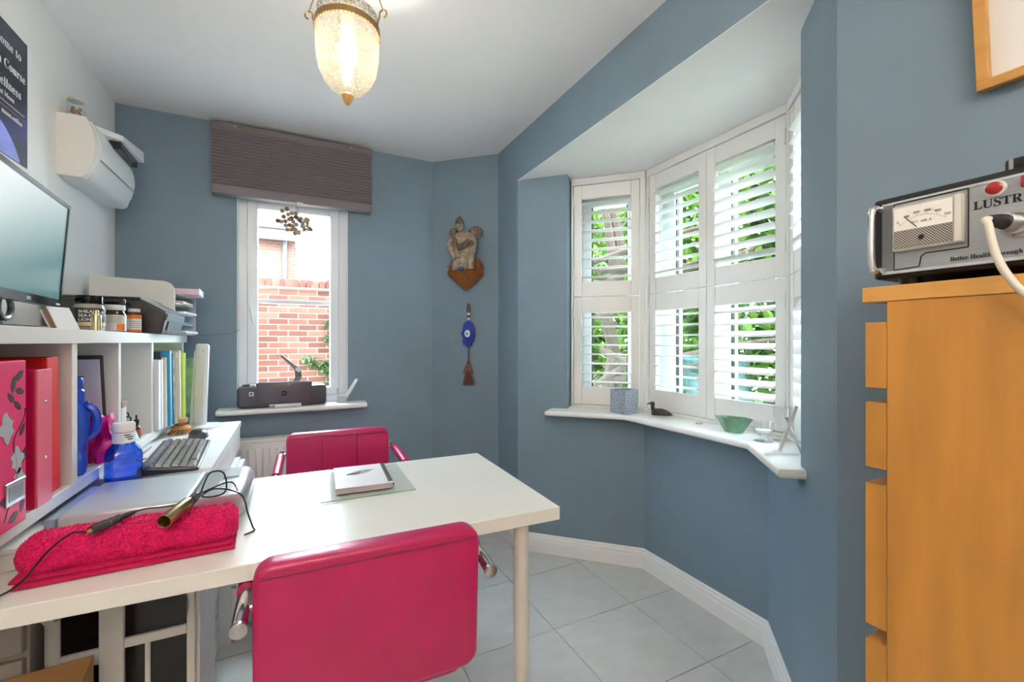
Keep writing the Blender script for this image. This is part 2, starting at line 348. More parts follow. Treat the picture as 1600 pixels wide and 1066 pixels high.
# unseen rear wall with a white door, added to shut out sky fill
struct('wall_rear', G().box(XL, XL+.5, YN-.1, YN, 0, H).box(XL+1.36, XB, YN-.1, YN, 0, H).box(XL+.5, XL+1.36, YN-.1, YN, 2.05, H), white_wall)
dr1 = struct('unseen_door', G().box(XL+.5, XL+1.36, YN-.07, YN-.03, .005, 2.05), gloss_white)
for z0, z1 in ((.15, .9), (1.05, 1.9)):
    for x0 in (XL+.60, XL+.97): part('panel', G().rbox(x0, x0+.29, YN-.031, YN-.022, z0, z1, .006, 2), gloss_white, dr1)
part('door_handle', G().tube([(XL+.57, YN-.03, 1.0), (XL+.57, YN+.03, 1.0), (XL+.69, YN+.035, 1.0)], .009, 10), chrome, dr1, smooth=True)
t = thing('added_fill_lamp', 'added unseen fill light shaped as a tall floor lamp behind the camera', 'lamp', (-.45, -1.1, 0), 0)  # invented lamp, bounces fill light off the ceiling
part('base', G().lathe([(.13, 0), (.13, .015), (.03, .025)], 26), steel, t, smooth=True)
part('pole', G().tube([(0, 0, .02), (0, 0, 1.72)], .012, 12), steel, t, smooth=True)
part('bowl', G().lathe([(.03, 1.70), (.10, 1.74), (.17, 1.82), (.165, 1.82), (.095, 1.75), (.02, 1.72)], 28, None, True), gloss_white, t, smooth=True)
part('fill_disc', G().lathe([(.11, 1.775), (.11, 1.785)], 26), M('fill_emitter', '#ffffff', .4, emit='#ffeeda', es=FILL_E), t)

# ------------------------------------------------------------------ table
TZ = .757
tr = D(-1.5)
t = thing('table', 'long white table with round legs spanning from the left wall', 'table', (-.052, 1.337, 0), tr)
part('tabletop', G().rbox(-.72, .705, -.316, .316, TZ-.035, TZ, .0015, 1), lam_white, t)
leg_m = M('warm_white_metal', '#d9d3cc', .35)
for x, y in ((.612, -.268), (.612, .268), (-.66, .268)):
    lg = part('leg', G().lathe([(.0205, .012), (.0205, TZ-.035)], 20, Matrix.Translation((x, y, 0))), leg_m, t, smooth=True)
    part('foot', G().lathe([(.017, 0), (.017, .012)], 16, Matrix.Translation((x, y, 0))), black_pl, lg, smooth=True)
# ------------------------------------------------------------------ chairs
def chair(label, loc, rz, seams):
    # local: sitter faces +y, backrest outer face at y = 0
    t = thing('office_chair', label, 'chair', loc, rz)
    W = .222
    bm = bmesh.new()
    def pad(x0, x1, y0, y1, z0, z1, r, bow):
        b = bmesh.new(); gg = G().box(x0, x1, y0, y1, z0, z1); vv = [b.verts.new(p) for p in gg.v]; [b.faces.new([vv[i] for i in f]) for f in gg.f]
        # round the outline corners, then soften all edges
        ed = [e for e in b.edges if abs((e.verts[0].co-e.verts[1].co)[1 if bow == 'back' else 2]) > 1e-5]
        if bow == 'back': ed = [e for e in ed]
        bmesh.ops.bevel(b, geom=ed, offset=r, segments=5, profile=.5, affect='EDGES')
        ed = [e for e in b.edges if len(e.link_faces) == 2 and e.calc_face_angle(0) > .9]
        bmesh.ops.bevel(b, geom=ed, offset=.012, segments=3, profile=.5, affect='EDGES')
        b.verts.index_update(); gg = G().add([tuple(v.co) for v in b.verts], [tuple(v.index for v in f.verts) for f in b.faces]); b.free(); return gg
    zb0, zb1 = .468, .788
    sh = lambda p: (p[0], p[1]+.10*(.788-p[2])**1.0*.55, p[2])
    g = pad(-W, W, 0, .055, zb0, zb1, .035, 'back')
    g.v = [sh(p) for p in g.v]
    bk = part('backrest', g, pink_lea, t, smooth=True)
    for x in seams:
        yy = .0556
        part('seam', G().tube([sh((x, yy, zb0+.03)), sh((x, yy, .6)), sh((x, yy, zb1-.012))], .0022, 6), pink_stitch, bk)
    pr_ = [sh((x, -.0004, zb1-.022)) for x in [-W+.012+i*(2*W-.024)/10 for i in range(11)]]
    part('piping', G().tube(pr_, .0024, 6), pink_stitch, bk, smooth=True)
    pr_ = [sh((x, .0555, zb1-.022)) for x in [-W+.012+i*(2*W-.024)/10 for i in range(11)]]
    part('piping', G().tube(pr_, .002, 6), pink_stitch, bk, smooth=True)
    part('seat', pad(-W, W, .07, .50, .42, .475, .05, 'seat'), pink_lea, t, smooth=True)
    for s in (-1, 1):
        x = s*(W+.018)
        ar = part('armrest', G().tube(smoothpts([(x, -.012, .692), (x, .06, .70), (x, .25, .70), (x, .40, .695), (x, .455, .66), (x, .46, .55), (x, .44, .43), (x*.8, .38, .405), (x*.45, .32, .40)], 5), .013, 12), chrome, t, smooth=True)
        part('sleeve', G().tube([(x, .10, .702), (x, .25, .7025), (x, .39, .697)], .0175, 14), pink_lea, ar, smooth=True)
        part('end_cap', G().lathe([(.0145, 0), (.0145, .008), (.009, .010)], 14, Matrix.Translation((x, -.010, .6915)) @ Matrix.Rotation(PI/2, 4, 'X')), steel, ar, smooth=True)
        part('bracket', G().tube([(x, .035, .697), (s*(W-.02), .045, .697)], .007, 8), chrome, ar, smooth=True)
    part('column', G().lathe([(.028, .10), (.028, .25), (.022, .25), (.022, .42)], 18, Matrix.Translation((0, .30, 0))), chrome, t, smooth=True)
    for k in range(4):
        a = PI/4+k*PI/2+.12; d = Vector((math.cos(a), math.sin(a), 0)); c0 = Vector((0, .30, .115))
        lg = part('base_leg', G().tube([c0, c0+d*.12+Vector((0, 0, -.015)), c0+d*.33+Vector((0, 0, -.08))], [.022, .018, .012], 10), chrome, t, smooth=True)
        p = c0+d*.325; part('glide', G().lathe([(.020, 0), (.020, .022), (.014, .03)], 14, Matrix.Translation((p.x, p.y, 0))), black_pl, lg, smooth=True)
    return t
chair('pink leather office chair on the near side of the table, its plain back showing', (.155, .918, 0), D(-1.5), [])
chair('pink leather office chair between table and radiator, its stitched front showing', (.198, 2.235, 0), PI+D(-2), (-.075, .075))

# ------------------------------------------------------------------ things on the table
plate_m = glass('green_edged_glass', (.975, .99, .985, 1), .12)
t = thing('glass_board', 'flat glass board with pale green edges lying on the table under the notebook', 'glass board', (.07, 1.31, TZ), D(-1))
part('sheet', G().rbox(0, .26, 0, .315, .0005, .006, .001, 1), plate_m, t)
part('edge', G().box(0, .26, -.0006, 0, .001, .0055).box(-.0006, 0, 0, .315, .001, .0055), M('glass_edge', '#8fb8a6', .2), t)
part('label_sheet', G().box(.01, .052, .02, .30, -.0001, .0004), paper, t)
t = thing('notebook', 'spiral bound notebook with a feather picture on its cover', 'notebook', (.112, 1.348, TZ+.0062), D(-3))
part('pages', G().rbox(0, .158, 0, .222, .0, .016, .001, 1), M('page_block', '#b9b2b4', .8, var=.2, vs_=90, stretch=(1, 1, 14)), t)
cv = part('cover', G().rbox(-.002, .160, -.002, .224, .0163, .0178, .0005, 1), M('lilac_cover', '#e6e2e8', .5), t)
fe = G(); up = [(.035+.085*k/12, .128+.030*math.sin(PI*k/12*.9)+.02*(k/12)**2) for k in range(13)]; lo = [(.035+.085*k/12, .128-.004-.012*math.sin(PI*k/12)+.038*(k/12)**2) for k in range(13)]
fe.prism(up+lo[::-1], .0179, .0182)
fm = bpy.data.materials.new('feather_print'); fm.use_nodes = True; nt = fm.node_tree; b = nt.nodes['Principled BSDF']; tc = nt.nodes.new('ShaderNodeTexCoord'); sx = nt.nodes.new('ShaderNodeSeparateXYZ'); rp = nt.nodes.new('ShaderNodeValToRGB'); mr = nt.nodes.new('ShaderNodeMapRange')
mr.inputs[1].default_value = .035; mr.inputs[2].default_value = .12
nt.links.new(tc.outputs['Object'], sx.inputs[0]); nt.links.new(sx.outputs[0], mr.inputs[0]); nt.links.new(mr.outputs[0], rp.inputs[0]); nt.links.new(rp.outputs[0], b.inputs['Base Color'])
rp.color_ramp.elements[0].color = lin('#4c6484'); rp.color_ramp.elements[1].color = lin('#7d9a6e'); e = rp.color_ramp.elements.new(.5); e.color = lin('#a79a86')
part('feather', fe, fm, cv)
part('quill', G().tube(smoothpts([(.035, .13, .0183), (.07, .133, .0186), (.075, .15, .0186)], 4), .0012, 6), ink, cv)
for i in range(16):
    y = .012+i*.0133
    part('spiral_ring', G().tube([(.152+.010*math.cos(a), y, .009+.0115*math.sin(a)) for a in [2*PI*k/10 for k in range(11)]], .0016, 6, False), dark_grey, t, smooth=True)
# laminator
t = thing('laminator', 'silver laminator with rounded end unit lying across the table', 'laminator', (-.285, 1.44, TZ), D(0))
sil2 = M('satin_silver_top', '#c9d0d6', .3, metal=.35, var=.02)
part('body', G().rbox(-.178, .058, -.135, .135, .004, .060, .008, 3), sil2, t, smooth=True)
part('left_end', G().rbox(-.205, -.181, -.125, .13, .004, .054, .006, 2), M('bluish_silver', '#9fb0c4', .35, metal=.3), t, smooth=True)
part('seam', G().box(.0585, .0625, -.132, .132, .006, .056), dark_grey, t)
pr_ = [(.063, .004), (.063, .060)]+arc(.152, .032, .030, PI/2, -PI/2, 10)
eu = part('end_unit', G().ext(pr_, 'y', -.137, .137), silver_pl, t, smooth=True, bevel=.002)
part('display', G().box(.112, .150, .03, .10, .0622, .0632), M('pale_screen', '#dfe6e4', .15), eu)
part('display_band', G().box(.112, .150, .018, .03, .0622, .0634), M('slate_band', '#5c6d77', .3), eu)
part('rating_label', G().box(.108, .148, -.075, -.005, .0621, .0628), M('label_silver', '#e4e6e7', .5), eu)
for k in range(5): part('label_line', G().box(.113, .143, -.068+k*.011, -.065+k*.011, .0628, .0631), grey_pl, eu)
for x in (-.15, .03, .12):
    for y in (-.10, .10): part('foot', G().lathe([(.01, 0), (.01, .005)], 10, Matrix.Translation((x, y, 0))), black_pl, t)
# towel roll
t = thing('towel', 'bright pink terry towel rolled up near the table edge', 'towel', (-.285, 1.168, TZ), D(2.5))
NX, NT = 46, 30
def roll(x, th, rnd=True):
    n = 2.6; ct, st = math.cos(th), math.sin(th); sg = lambda v: (1 if v >= 0 else -1)
    y = .050*sg(ct)*abs(ct)**(2/n); z = .038+.036*sg(st)*abs(st)**(2/n)
    e = max(0, (abs(x)-.150)/.028); k = math.sqrt(max(.02, 1-e*e)) if e < 1 else .14
    k = max(k, .55); d = mnoise.noise(Vector((x*26, th*1.6, 2)))*.004+mnoise.noise(Vector((x*160, th*9, 5)))*.0016
    r = k+d/.04
    return (x, y*r, max(.004, .038+(z-.038)*r))
g = G(); vs_ = [roll(-.175+.35*i/NX, 2*PI*j/NT) for i in range(NX+1) for j in range(NT)]
fs = [(i*NT+j, i*NT+(j+1) % NT, (i+1)*NT+(j+1) % NT, (i+1)*NT+j) for i in range(NX) for j in range(NT)]
g.add(vs_, fs+[tuple(range(NT-1, -1, -1)), tuple(NX*NT+j for j in range(NT))])
rl = part('roll', g, towel_m, t, smooth=True)
fib = G()
rr = random.Random(3)
for k in range(9000):
    x = rr.uniform(-.174, .174); th = rr.uniform(-.9, PI+.5); p = Vector(roll(x, th)); nrm = Vector((0, math.cos(th), math.sin(th)))
    a = p+nrm*.0042+Vector((rr.uniform(-1, 1), rr.uniform(-1, 1), rr.uniform(-1, 1)))*.0018
    sd = Vector((rr.uniform(-1, 1), rr.uniform(-.5, .5), rr.uniform(-.5, .5)))*.0011
    fib.add([p-sd, p+sd, a], [(0, 1, 2)])
part('terry_loops', fib, towel_m, rl, kind='stuff')
fl = G(); 
for (y0, y1, z0, z1, x0, x1) in ((-.068, .03, .0005, .008, -.165, .172), (-.060, .03, .0085, .015, -.172, .168)):
    fl.rbox(x0, x1, y0, y1, z0, z1, .003, 2)
part('folded_edge', fl, M('pink_terry_hem', '#c80f52', .95, var=.2, vs_=120, bump=.7, bs=200), t, smooth=True)
part('hem_band', G().rbox(-.165, .172, -.0695, -.060, .0010, .0060, .001, 1), M('pink_hem_band', '#b30d49', .8), t)
# electrode handles with leads
cable_m = M('black_cable', '#17181a', .5)
t = thing('hand_electrode', 'hollow brass hand electrode with black lead, open end showing, on the towel', 'electrode', (-.165, 1.12, TZ+.077), 0)
dv = Vector((.034, .085, .014)).normalized(); p0 = Vector((-.229, 1.094, .8425)); T = Matrix.Translation(p0) @ dv.to_track_quat('Z', 'Y').to_matrix().to_4x4()
part('tube', G().lathe([(.0125, 0), (.0135, .0), (.0135, .072), (.0105, .078), (.0105, .072), (.0115, .07), (.0115, .002), (.0125, 0)], 22, T, True), brass, t, True, True)
part('grip', G().lathe([(.0108, .074), (.0108, .082), (.009, .083), (.009, .088), (.0102, .089), (.0102, .095), (.008, .096), (.008, .101), (.0085, .102), (.006, .112), (.003, .122)], 16, T), dark_grey, t, True, True)
e0 = p0+dv*.12
part('lead', G().tube(smoothpts([e0, (-.180, 1.225, .880), (-.172, 1.245, .893), (-.150, 1.25, .890), (-.140, 1.235, .868), (-.142, 1.215, .850), (-.165, 1.205, .847), (-.185, 1.215, .849), (-.165, 1.235, .856), (-.128, 1.225, .850), (-.104, 1.21, .835), (-.094, 1.20, .80), (-.084, 1.205, TZ+.006), (-.080, 1.19, TZ+.003), (-.098, 1.172, TZ+.003)], 8), .0019, 7), cable_m, t, True, True)
t = thing('electrode_plug', 'black jack plug with gold tip on a thin lead at the towel end', 'plug', (-.35, 1.13, TZ+.077), 0)
p0 = Vector((-.347, 1.110, .8395)); dv = Vector((.062, .075, .008)).normalized(); T = Matrix.Translation(p0) @ dv.to_track_quat('Z', 'Y').to_matrix().to_4x4()
part('tip', G().lathe([(.002, -.004), (.0045, 0), (.0055, .006), (.004, .008)], 14, T), brass, t, True, True)
part('barrel', G().lathe([(.008, .003), (.009, .006), (.009, .03), (.007, .032), (.007, .036), (.0085, .037), (.0085, .042), (.007, .043), (.007, .047), (.008, .048), (.008, .054), (.006, .056), (.0055, .075), (.003, .085)], 16, T), dark_grey, t, True, True)
e1 = p0+dv*.085
part('lead', G().tube(smoothpts([e1, (-.275, 1.185, .846), (-.25, 1.19, .843), (-.22, 1.20, .844), (-.17, 1.225, .86), (-.13, 1.225, .87), (-.115, 1.215, .85)], 8), .0018, 7), cable_m, t, True, True)
single('loose_lead', G().tube(smoothpts([(-.351, 1.108, .8395), (-.372, 1.112, .840), (-.40, 1.10, .818), (-.43, 1.085, .775), (-.46, 1.075, TZ+.003), (-.50, 1.07, TZ+.003), (-.56, 1.075, TZ+.003)], 8), .0018, 7), cable_m, 'thin black lead running off the towel toward the left wall', 'cable', (-.45, 1.08, TZ), smooth=True, world=True)
# white case at the table's left
t = thing('plastic_case', 'shallow white plastic case lying beside the pink towel, under the floral binder', 'case', (-.545, 1.235, TZ), D(14))
part('body', G().rbox(-.07, .075, -.055, .10, .0, .034, .004, 2), M('white_case', '#e9e7e3', .4), t, smooth=True)
part('lid', G().rbox(-.073, .078, -.058, .103, .0345, .044, .003, 2), M('white_case_lid', '#f1efec', .4), t, smooth=True)

# ------------------------------------------------------------------ desk with drawers
DZ = .80
t = thing('desk', 'white desk with drawer fronts standing beyond the table along the left wall', 'desk', (-.51, 2.13, 0), 0)
part('desktop', G().rbox(-.275, .278, -.445, .48, DZ-.026, DZ, .0015, 1), desk_white, t)
part('side_panel', G().box(-.27, .262, -.440, -.414, 0, DZ-.026), desk_white, t)
part('side_panel', G().box(-.27, .262, .449, .475, 0, DZ-.026), desk_white, t)
part('back_panel', G().box(-.272, -.258, -.414, .449, .35, DZ-.026), desk_white, t)
for a, b in ((-.41, -.005), (.0, .445)):
    dr = part('drawer', G().rbox(.262, .276, a, b, DZ-.125, DZ-.030, .001, 1), desk_white, t)
    part('drawer_box', G().box(-.2, .258, a+.02, b-.02, DZ-.11, DZ-.04), desk_white, dr)
t = thing('bookcase_hutch', 'long white open hutch with upright dividers standing along the left wall', 'shelf', (-.64, 1.87, TZ), 0)
HX = -.485; HT = 1.232; HB = .85
hutch_m = M('white_hutch_foil', '#f0efec', .35, var=.012)
part('top_board', G().rbox(XL+.002, HX+.006, 1.02, 2.735, HT-.035, HT, .001, 1), hutch_m, t, True)
part('bottom_board', G().rbox(XL+.002, HX, 1.03, 2.69, HB-.03, HB, .001, 1), hutch_m, t, True)
part('plinth', G().box(XL+.01, -.66, 1.04, 1.64, TZ+.0005, HB-.03), hutch_m, t, True)
part('plinth', G().box(XL+.01, HX-.02, 1.69, 2.60, DZ+.0005, HB-.03), hutch_m, t, True)
part('back_board', G().box(XL+.002, XL+.008, 1.03, 2.69, HB, HT-.035), hutch_m, t, True)
for y, wd in ((1.03, .02), (1.452, .03), (1.777, .02), (2.135, .025), (2.668, .022)):
    part('divider', G().rbox(XL+.009, HX, y, y+wd, HB, HT-.035, .001, 1), hutch_m, t, True)

# ------------------------------------------------------------------ contents of the hutch
def binder(label, name, y0, y1, x0, x1, z1, m, lean=0, rings=(), extra=None, cm=None):
    t = thing(name, label, 'binder', ((x0+x1)/2, (y0+y1)/2, HB+.001), 0)
    W = y1-y0; L = x1-x0; hh = z1-HB-.001
    Rm = Matrix.Rotation(lean, 4, 'X')
    part('spine', G().rbox(L/2-.006, L/2, -W/2, W/2, 0, hh, .002, 1, Rm), m, t)
    part('cover', G().rbox(-L/2, L/2-.006, -W/2, -W/2+.003, 0, hh, .001, 1, Rm), cm or m, t); part('cover', G().rbox(-L/2, L/2-.006, W/2-.003, W/2, 0, hh, .001, 1, Rm), cm or m, t)
    part('pages', G().box(-L/2+.01, L/2-.012, -W/2+.006, W/2-.008, .004, hh-.02, Rm), paper, t)
    for z in rings:
        part('rivet', G().lathe([(.0035, 0), (.0035, .001), (.002, .0022)], 10, Rm @ Matrix.Translation((L/2, .0, z)) @ Matrix.Rotation(PI/2, 4, 'Y')), chrome, t, smooth=True)
    return t, Rm, L, W, hh
pink1 = M('hot_pink_card', '#f0286e', .45); pink2 = M('light_pink_card', '#f26a80', .4); mag = M('magenta_card', '#d4105e', .4); red = M('red_card', '#f02a24', .4)
t, Rm, L, W, hh = binder('pink lever arch file with black and grey flower print and label holder', 'floral_lever_file', 1.115, 1.205, -.78, -.470, 1.165, pink1)
# flower print as thin raised shapes on spine (faces +x) and near cover
leaf_dark = M('leaf_print', '#3c2c3a', .5); flower_grey = M('flower_print', '#b9c1c8', .5)
def leafshape(cx, cz, ln, wd_, a):
    pts = [(-ln/2, 0), (-ln/5, wd_/2), (ln/5, wd_/2.2), (ln/2, 0), (ln/5, -wd_/2.2), (-ln/5, -wd_/2)]
    return [(cx+p*math.cos(a)-r_*math.sin(a), cz+p*math.sin(a)+r_*math.cos(a)) for p, r_ in pts]
for cx, cz, ln, wd_, a in ((.0, .27, .034, .014, 1.3), (.02, .285, .034, .014, .6), (.022, .255, .032, .013, -.2), (-.008, .245, .03, .013, 2.4), (.014, .228, .028, .012, -.7), (-.02, .20, .03, .012, 2.8), (.03, .18, .03, .012, .9), (.036, .13, .03, .012, 1.2), (.0, .02, .035, .015, .4), (.03, .035, .03, .013, 1.2), (-.03, .06, .03, .012, .2)):
    part('leaf_print', G().ext(leafshape(cx, cz, ln, wd_, a), 'x', L/2-.0002, L/2+.0006), leaf_dark, t)
for cx, cz, s in ((-.022, .19, 1.1), (.012, .125, 1), (.02, .085, .9)):
    pts = [(cx+.02*s*(1+.3*math.sin(5*a+cx*90))*math.cos(a), cz+.022*s*(1+.3*math.sin(4*a+1))*math.sin(a)) for a in [2*PI*k/20 for k in range(20)]]
    part('flower_print', G().ext(pts, 'x', L/2-.0002, L/2+.0009), flower_grey, t)
part('stem_print', G().tube(smoothpts([(L/2, -.03, .02), (L/2, .01, .10), (L/2, .0, .16), (L/2, .035, .20), (L/2, .04, .22)], 5), .0011, 5), leaf_dark, t)
lh = part('label_holder', G().rbox(L/2, L/2+.003, -.03, .034, .045, .088, .001, 1), steel, t)
part('label_insert', G().box(L/2+.003, L/2+.0036, -.022, .026, .053, .08), M('grey_insert', '#8f979b', .4), lh)
binder('pale pink ring binder with two chrome rivets beside the floral file', 'ring_binder', 1.268, 1.333, -.78, -.478, 1.142, pink2, rings=(.10, .22), cm=mag)
binder('tall red ring binder against the white divider', 'ring_binder', 1.372, 1.428, -.78, -.497, 1.165, red, lean=D(2))
t = thing('clipboard', 'dark clipboard holding white printed sheets leaning inside the hutch', 'clipboard', (-.603, 1.766, HB+.001), 0)
Rm = Matrix.Rotation(D(8), 4, 'X')
part('board', G().rbox(-.14, .095, .004, .0065, .0, .312, .001, 1, Rm), M('clipboard_brown', '#4d4644', .5), t)
part('sheets', G().box(-.135, .087, -.001, .003, .004, .300, Rm), M('lilac_paper', '#dcdcea', .8), t)
part('clip', G().rbox(-.07, .0, -.008, -.001, .285, .312, .002, 1, Rm), dark_grey, t)
for k in range(3): part('text_line', G().box(-.02, .05-k*.012, -.0014, -.001, .248-k*.013, .2505-k*.013, Rm), ink, t)
# blue plastic carrying bottle
bluepl = M('blue_plastic', '#1747c4', .2, coat=.3); 
t = thing('blue_flask', 'glossy blue plastic flask with a round loop handle in the hutch', 'flask', (-.515, 1.545, HB+.001), 0)
part('body', G().lathe([(.022, 0), (.026, .005), (.026, .05), (.022, .06), (.022, .075), (.03, .09), (.034, .13), (.03, .165), (.020, .18), (.020, .19), (.024, .195), (.024, .22), (.02, .225)], 20), bluepl, t, smooth=True)
part('loop_handle', G().tube([(.02+.024*math.cos(a), .018, .135+.042*math.sin(a)) for a in [2*PI*k/20 for k in range(21)]], .010, 8, False), bluepl, t, smooth=True)
part('cap', G().lathe([(.02, .226), (.021, .228), (.021, .25), (.018, .255)], 18), bluepl, t, smooth=True)
single('document_folder', G().rbox(-.10, .10, -.006, .006, 0, .185, .001, 1, Matrix.Rotation(D(-4), 4, 'X')), M('purple_card', '#7d4fae', .5), 'thin purple document folder standing behind the blue flask', 'folder', (-.61, 1.62, HB+.001))
g = G(); vs_ = []
for i in range(9):
    for j in range(9):
        u, v = i/8, j/8; vs_.append((-.02+.05*u, -.02+.04*mnoise.noise(Vector((u*3, v*3, 1)))+.01*math.sin(u*9), .16*v*(1-.25*u)+.02*mnoise.noise(Vector((u*4, v*5, 7)))*v))
g.add(vs_, [(i*9+j, i*9+j+1, (i+1)*9+j+1, (i+1)*9+j) for i in range(8) for j in range(8)])
g.add([(x, y+.03, z) for x, y, z in vs_], [(i*9+j, (i+1)*9+j, (i+1)*9+j+1, i*9+j+1) for i in range(8) for j in range(8)])
for i in range(8):
    a, b = i*9+8, (i+1)*9+8; g.add([vs_[a], vs_[b], (vs_[b][0], vs_[b][1]+.03, vs_[b][2]), (vs_[a][0], vs_[a][1]+.03, vs_[a][2])], [(0, 1, 2, 3)])
    a, b = 72+i, 72+i+1; g.add([vs_[a], vs_[b], (vs_[b][0], vs_[b][1]+.03, vs_[b][2]), (vs_[a][0], vs_[a][1]+.03, vs_[a][2])], [(0, 1, 2, 3)])
zmin = min(v[2] for v in g.v); g.v = [(a, b, max(0, c)) for a, b, c in g.v]
single('pink_pouch', g, M('magenta_film', '#e01b8c', .25, var=.15, vs_=30), 'crumpled magenta plastic pouch stuffed beside the clipboard', 'pouch', (-.505, 1.69, HB+.001), smooth=True)
# third compartment: cartons, droppers
t = thing('carton', 'cream folded carton standing in the hutch behind the blue water bottle', 'carton', (-.55, 1.86, HB+.001), D(3))
part('box', G().rbox(-.05, .055, -.03, .03, 0, .135, .001, 1), M('cream_card', '#e3dcd0', .7), t); part('lid', G().rbox(-.052, .057, -.032, .032, .1355, .155, .001, 1), M('brown_card', '#a48d72', .7), t)
t = thing('black_figurine', 'small black ornament with curly top standing in the hutch', 'ornament', (-.535, 1.985, HB+.001), 0)
part('stand', G().lathe([(.014, 0), (.014, .01), (.005, .02), (.005, .055)], 12), black_pl, t, smooth=True)
for k in range(7):
    a = 2*PI*k/7; part('curl', G().tube([(.018*math.cos(a)+.009*math.cos(b), .004*math.sin(a), .078+.018*math.sin(a)+.009*math.sin(b)) for b in [2*PI*i/8 for i in range(9)]], .0028, 6, False), black_pl, t, smooth=True)
part('knob', G().ball((0, 0, .105), .008), black_pl, t, smooth=True)
t = thing('amber_dropper', 'small amber bottle with red label between carton and books', 'bottle', (-.505, 2.03, HB+.001), 0)
part('body', G().lathe([(.011, 0), (.012, .002), (.012, .04), (.006, .047), (.006, .052)], 14), M('amber_glass', '#5a2c12', .1), t, smooth=True); part('label_band', G().lathe([(.0123, .008), (.0123, .034)], 14, None, True), M('red_label', '#c04a32', .6), t); part('cap', G().lathe([(.008, .052), (.008, .068), (.003, .07), (.003, .085)], 12), black_pl, t, smooth=True)
single('leaflet', G().ext([(-.04, 0), (-.035, .05), (.02, .062), (.045, .0)], 'x', -.002, .002, Matrix.Rotation(D(-15), 4, 'Y')), M('teal_print', '#a9cdbd', .6, var=.35, vs_=50), 'small pale green printed leaflet leaning in the hutch', 'leaflet', (-.495, 1.975, HB+.002))
# books in the last compartment
bk = [('#e7e8ec', .030, .275, -.47, 0, 'white ring book with grey edge at the divider end of the book row'), ('#d9dde4', .020, .278, -.468, .02, 'pale grey booklet second from the divider in the book row'),
      ('#2c3138', .012, .308, -.475, .03, 'tall thin black book in the book row'), ('#efe3d2', .018, .285, -.462, .05, 'cream paperback in the book row'), ('#3aa0cf', .026, .312, -.452, .06, 'bright blue paperback in the book row'),
      ('#51798a', .018, .298, -.448, .07, 'dull teal book in the book row'), ('#e9dcc4', .012, .303, -.440, .085, 'thin cream book with dark stripe in the book row'), ('#f1efe6', .014, .312, -.432, .095, 'ivory book leaning in the book row'),
      ('#c9e25e', .045, .300, -.425, 0, 'lime green box file in the book row')]
y = 2.168
for col, wd_, hh, xf, ln_, lab in bk:
    t = thing('book', lab, 'book', ((xf-.16), y+wd_/2+math.sin(ln_)*hh*.15, HB+.0015), 0, 'books in the hutch')
    Rm = Matrix.Rotation(ln_*.9, 4, 'X'); cm = M('cover_'+col[1:], col, .45)
    part('cover', G().box(-.14, .16, -wd_/2, -wd_/2+.002, 0, hh, Rm).box(-.14, .16, wd_/2-.002, wd_/2, 0, hh, Rm).box(.158, .16, -wd_/2+.002, wd_/2-.002, 0, hh, Rm), cm, t)
    part('pages', G().box(-.138, .156, -wd_/2+.0025, wd_/2-.0025, .003, hh-.004, Rm), paper, t)
    if col == '#e9dcc4': part('stripe', G().box(.1601, .1606, -.001, .003, .02, hh-.02, Rm), ink, t)
    if col == '#51798a':
        for k in range(4): part('spine_mark', G().box(.1601, .1606, -.004, .004, .06+k*.06, .09+k*.06, Rm), M('pale_print', '#b9cdd4', .5), t)
    y += wd_+.004+math.sin(ln_)*.02
t = thing('plastic_wallet', 'see-through greenish document wallet beyond the lime box file', 'wallet', (-.53, 2.60, HB+.001), 0)
Rm = Matrix.Rotation(D(-7), 4, 'X')
part('sheet', G().box(-.10, .12, -.004, -.003, 0, .295, Rm).box(-.10, .12, .003, .004, 0, .295, Rm), glass('wallet_film', (.88, .95, .92, 1), .2, .15), t); part('insert', G().box(-.09, .10, -.002, .002, .005, .27, Rm), M('sage_paper', '#b3c6bd', .7, var=.3, vs_=25), t)

# ------------------------------------------------------------------ on the desk
t = thing('water_bottle', 'clear blue plastic water bottle with white cap behind the laminator', 'bottle', (-.432, 1.622, TZ), D(20))
bglass = glass('blue_bottle_plastic', (.07, .32, .90, 1), .2, .06)
def sq(r, z, n=28, e=4.5):
    return [(r*(1 if math.cos(a) >= 0 else -1)*abs(math.cos(a))**(2/e), r*(1 if math.sin(a) >= 0 else -1)*abs(math.sin(a))**(2/e), z) for a in [2*PI*k/n for k in range(n)]]
def sqloft(rows, n=28):
    g = G(); vs_ = []
    for r, z, e in rows: vs_ += sq(r, z, n, e)
    fs = [(i*n+j, i*n+(j+1) % n, (i+1)*n+(j+1) % n, (i+1)*n+j) for i in range(len(rows)-1) for j in range(n)]
    return g.add(vs_, fs+[tuple(range(n-1, -1, -1)), tuple((len(rows)-1)*n+j for j in range(n))])
part('body', sqloft([(.036, .0, 4), (.041, .006, 4.5), (.041, .045, 4.5), (.039, .05, 4.5), (.041, .055, 4.5), (.041, .095, 4.5), (.039, .100, 4.5), (.041, .105, 4.5), (.041, .125, 4), (.036, .14, 3), (.026, .152, 2), (.0245, .158, 2), (.0245, .188, 2)]), bglass, t, smooth=True)
lb = part('label_band', G().lathe([(.0252, .157), (.0252, .187)], 28, None, True), M('label_white', '#eef0f4', .5), t, smooth=True)
part('cap', G().lathe([(.0255, .188), (.0265, .190), (.0265, .208), (.0245, .213)], 28), gloss_white, t, smooth=True)
for k, (a, z, w_) in enumerate(((-1.6, .178, .55), (-1.5, .172, .8), (-1.3, .166, .5))):
    part('label_print', G().lathe([(.0254, z), (.0254, z+.003)], 60, None, True) if False else G().add([(.0256*math.cos(a+w_*i/6), .0256*math.sin(a+w_*i/6), z+dz) for dz in (0, .0028) for i in range(7)], [(i, i+1, i+8, i+7) for i in range(6)]), ink, lb)
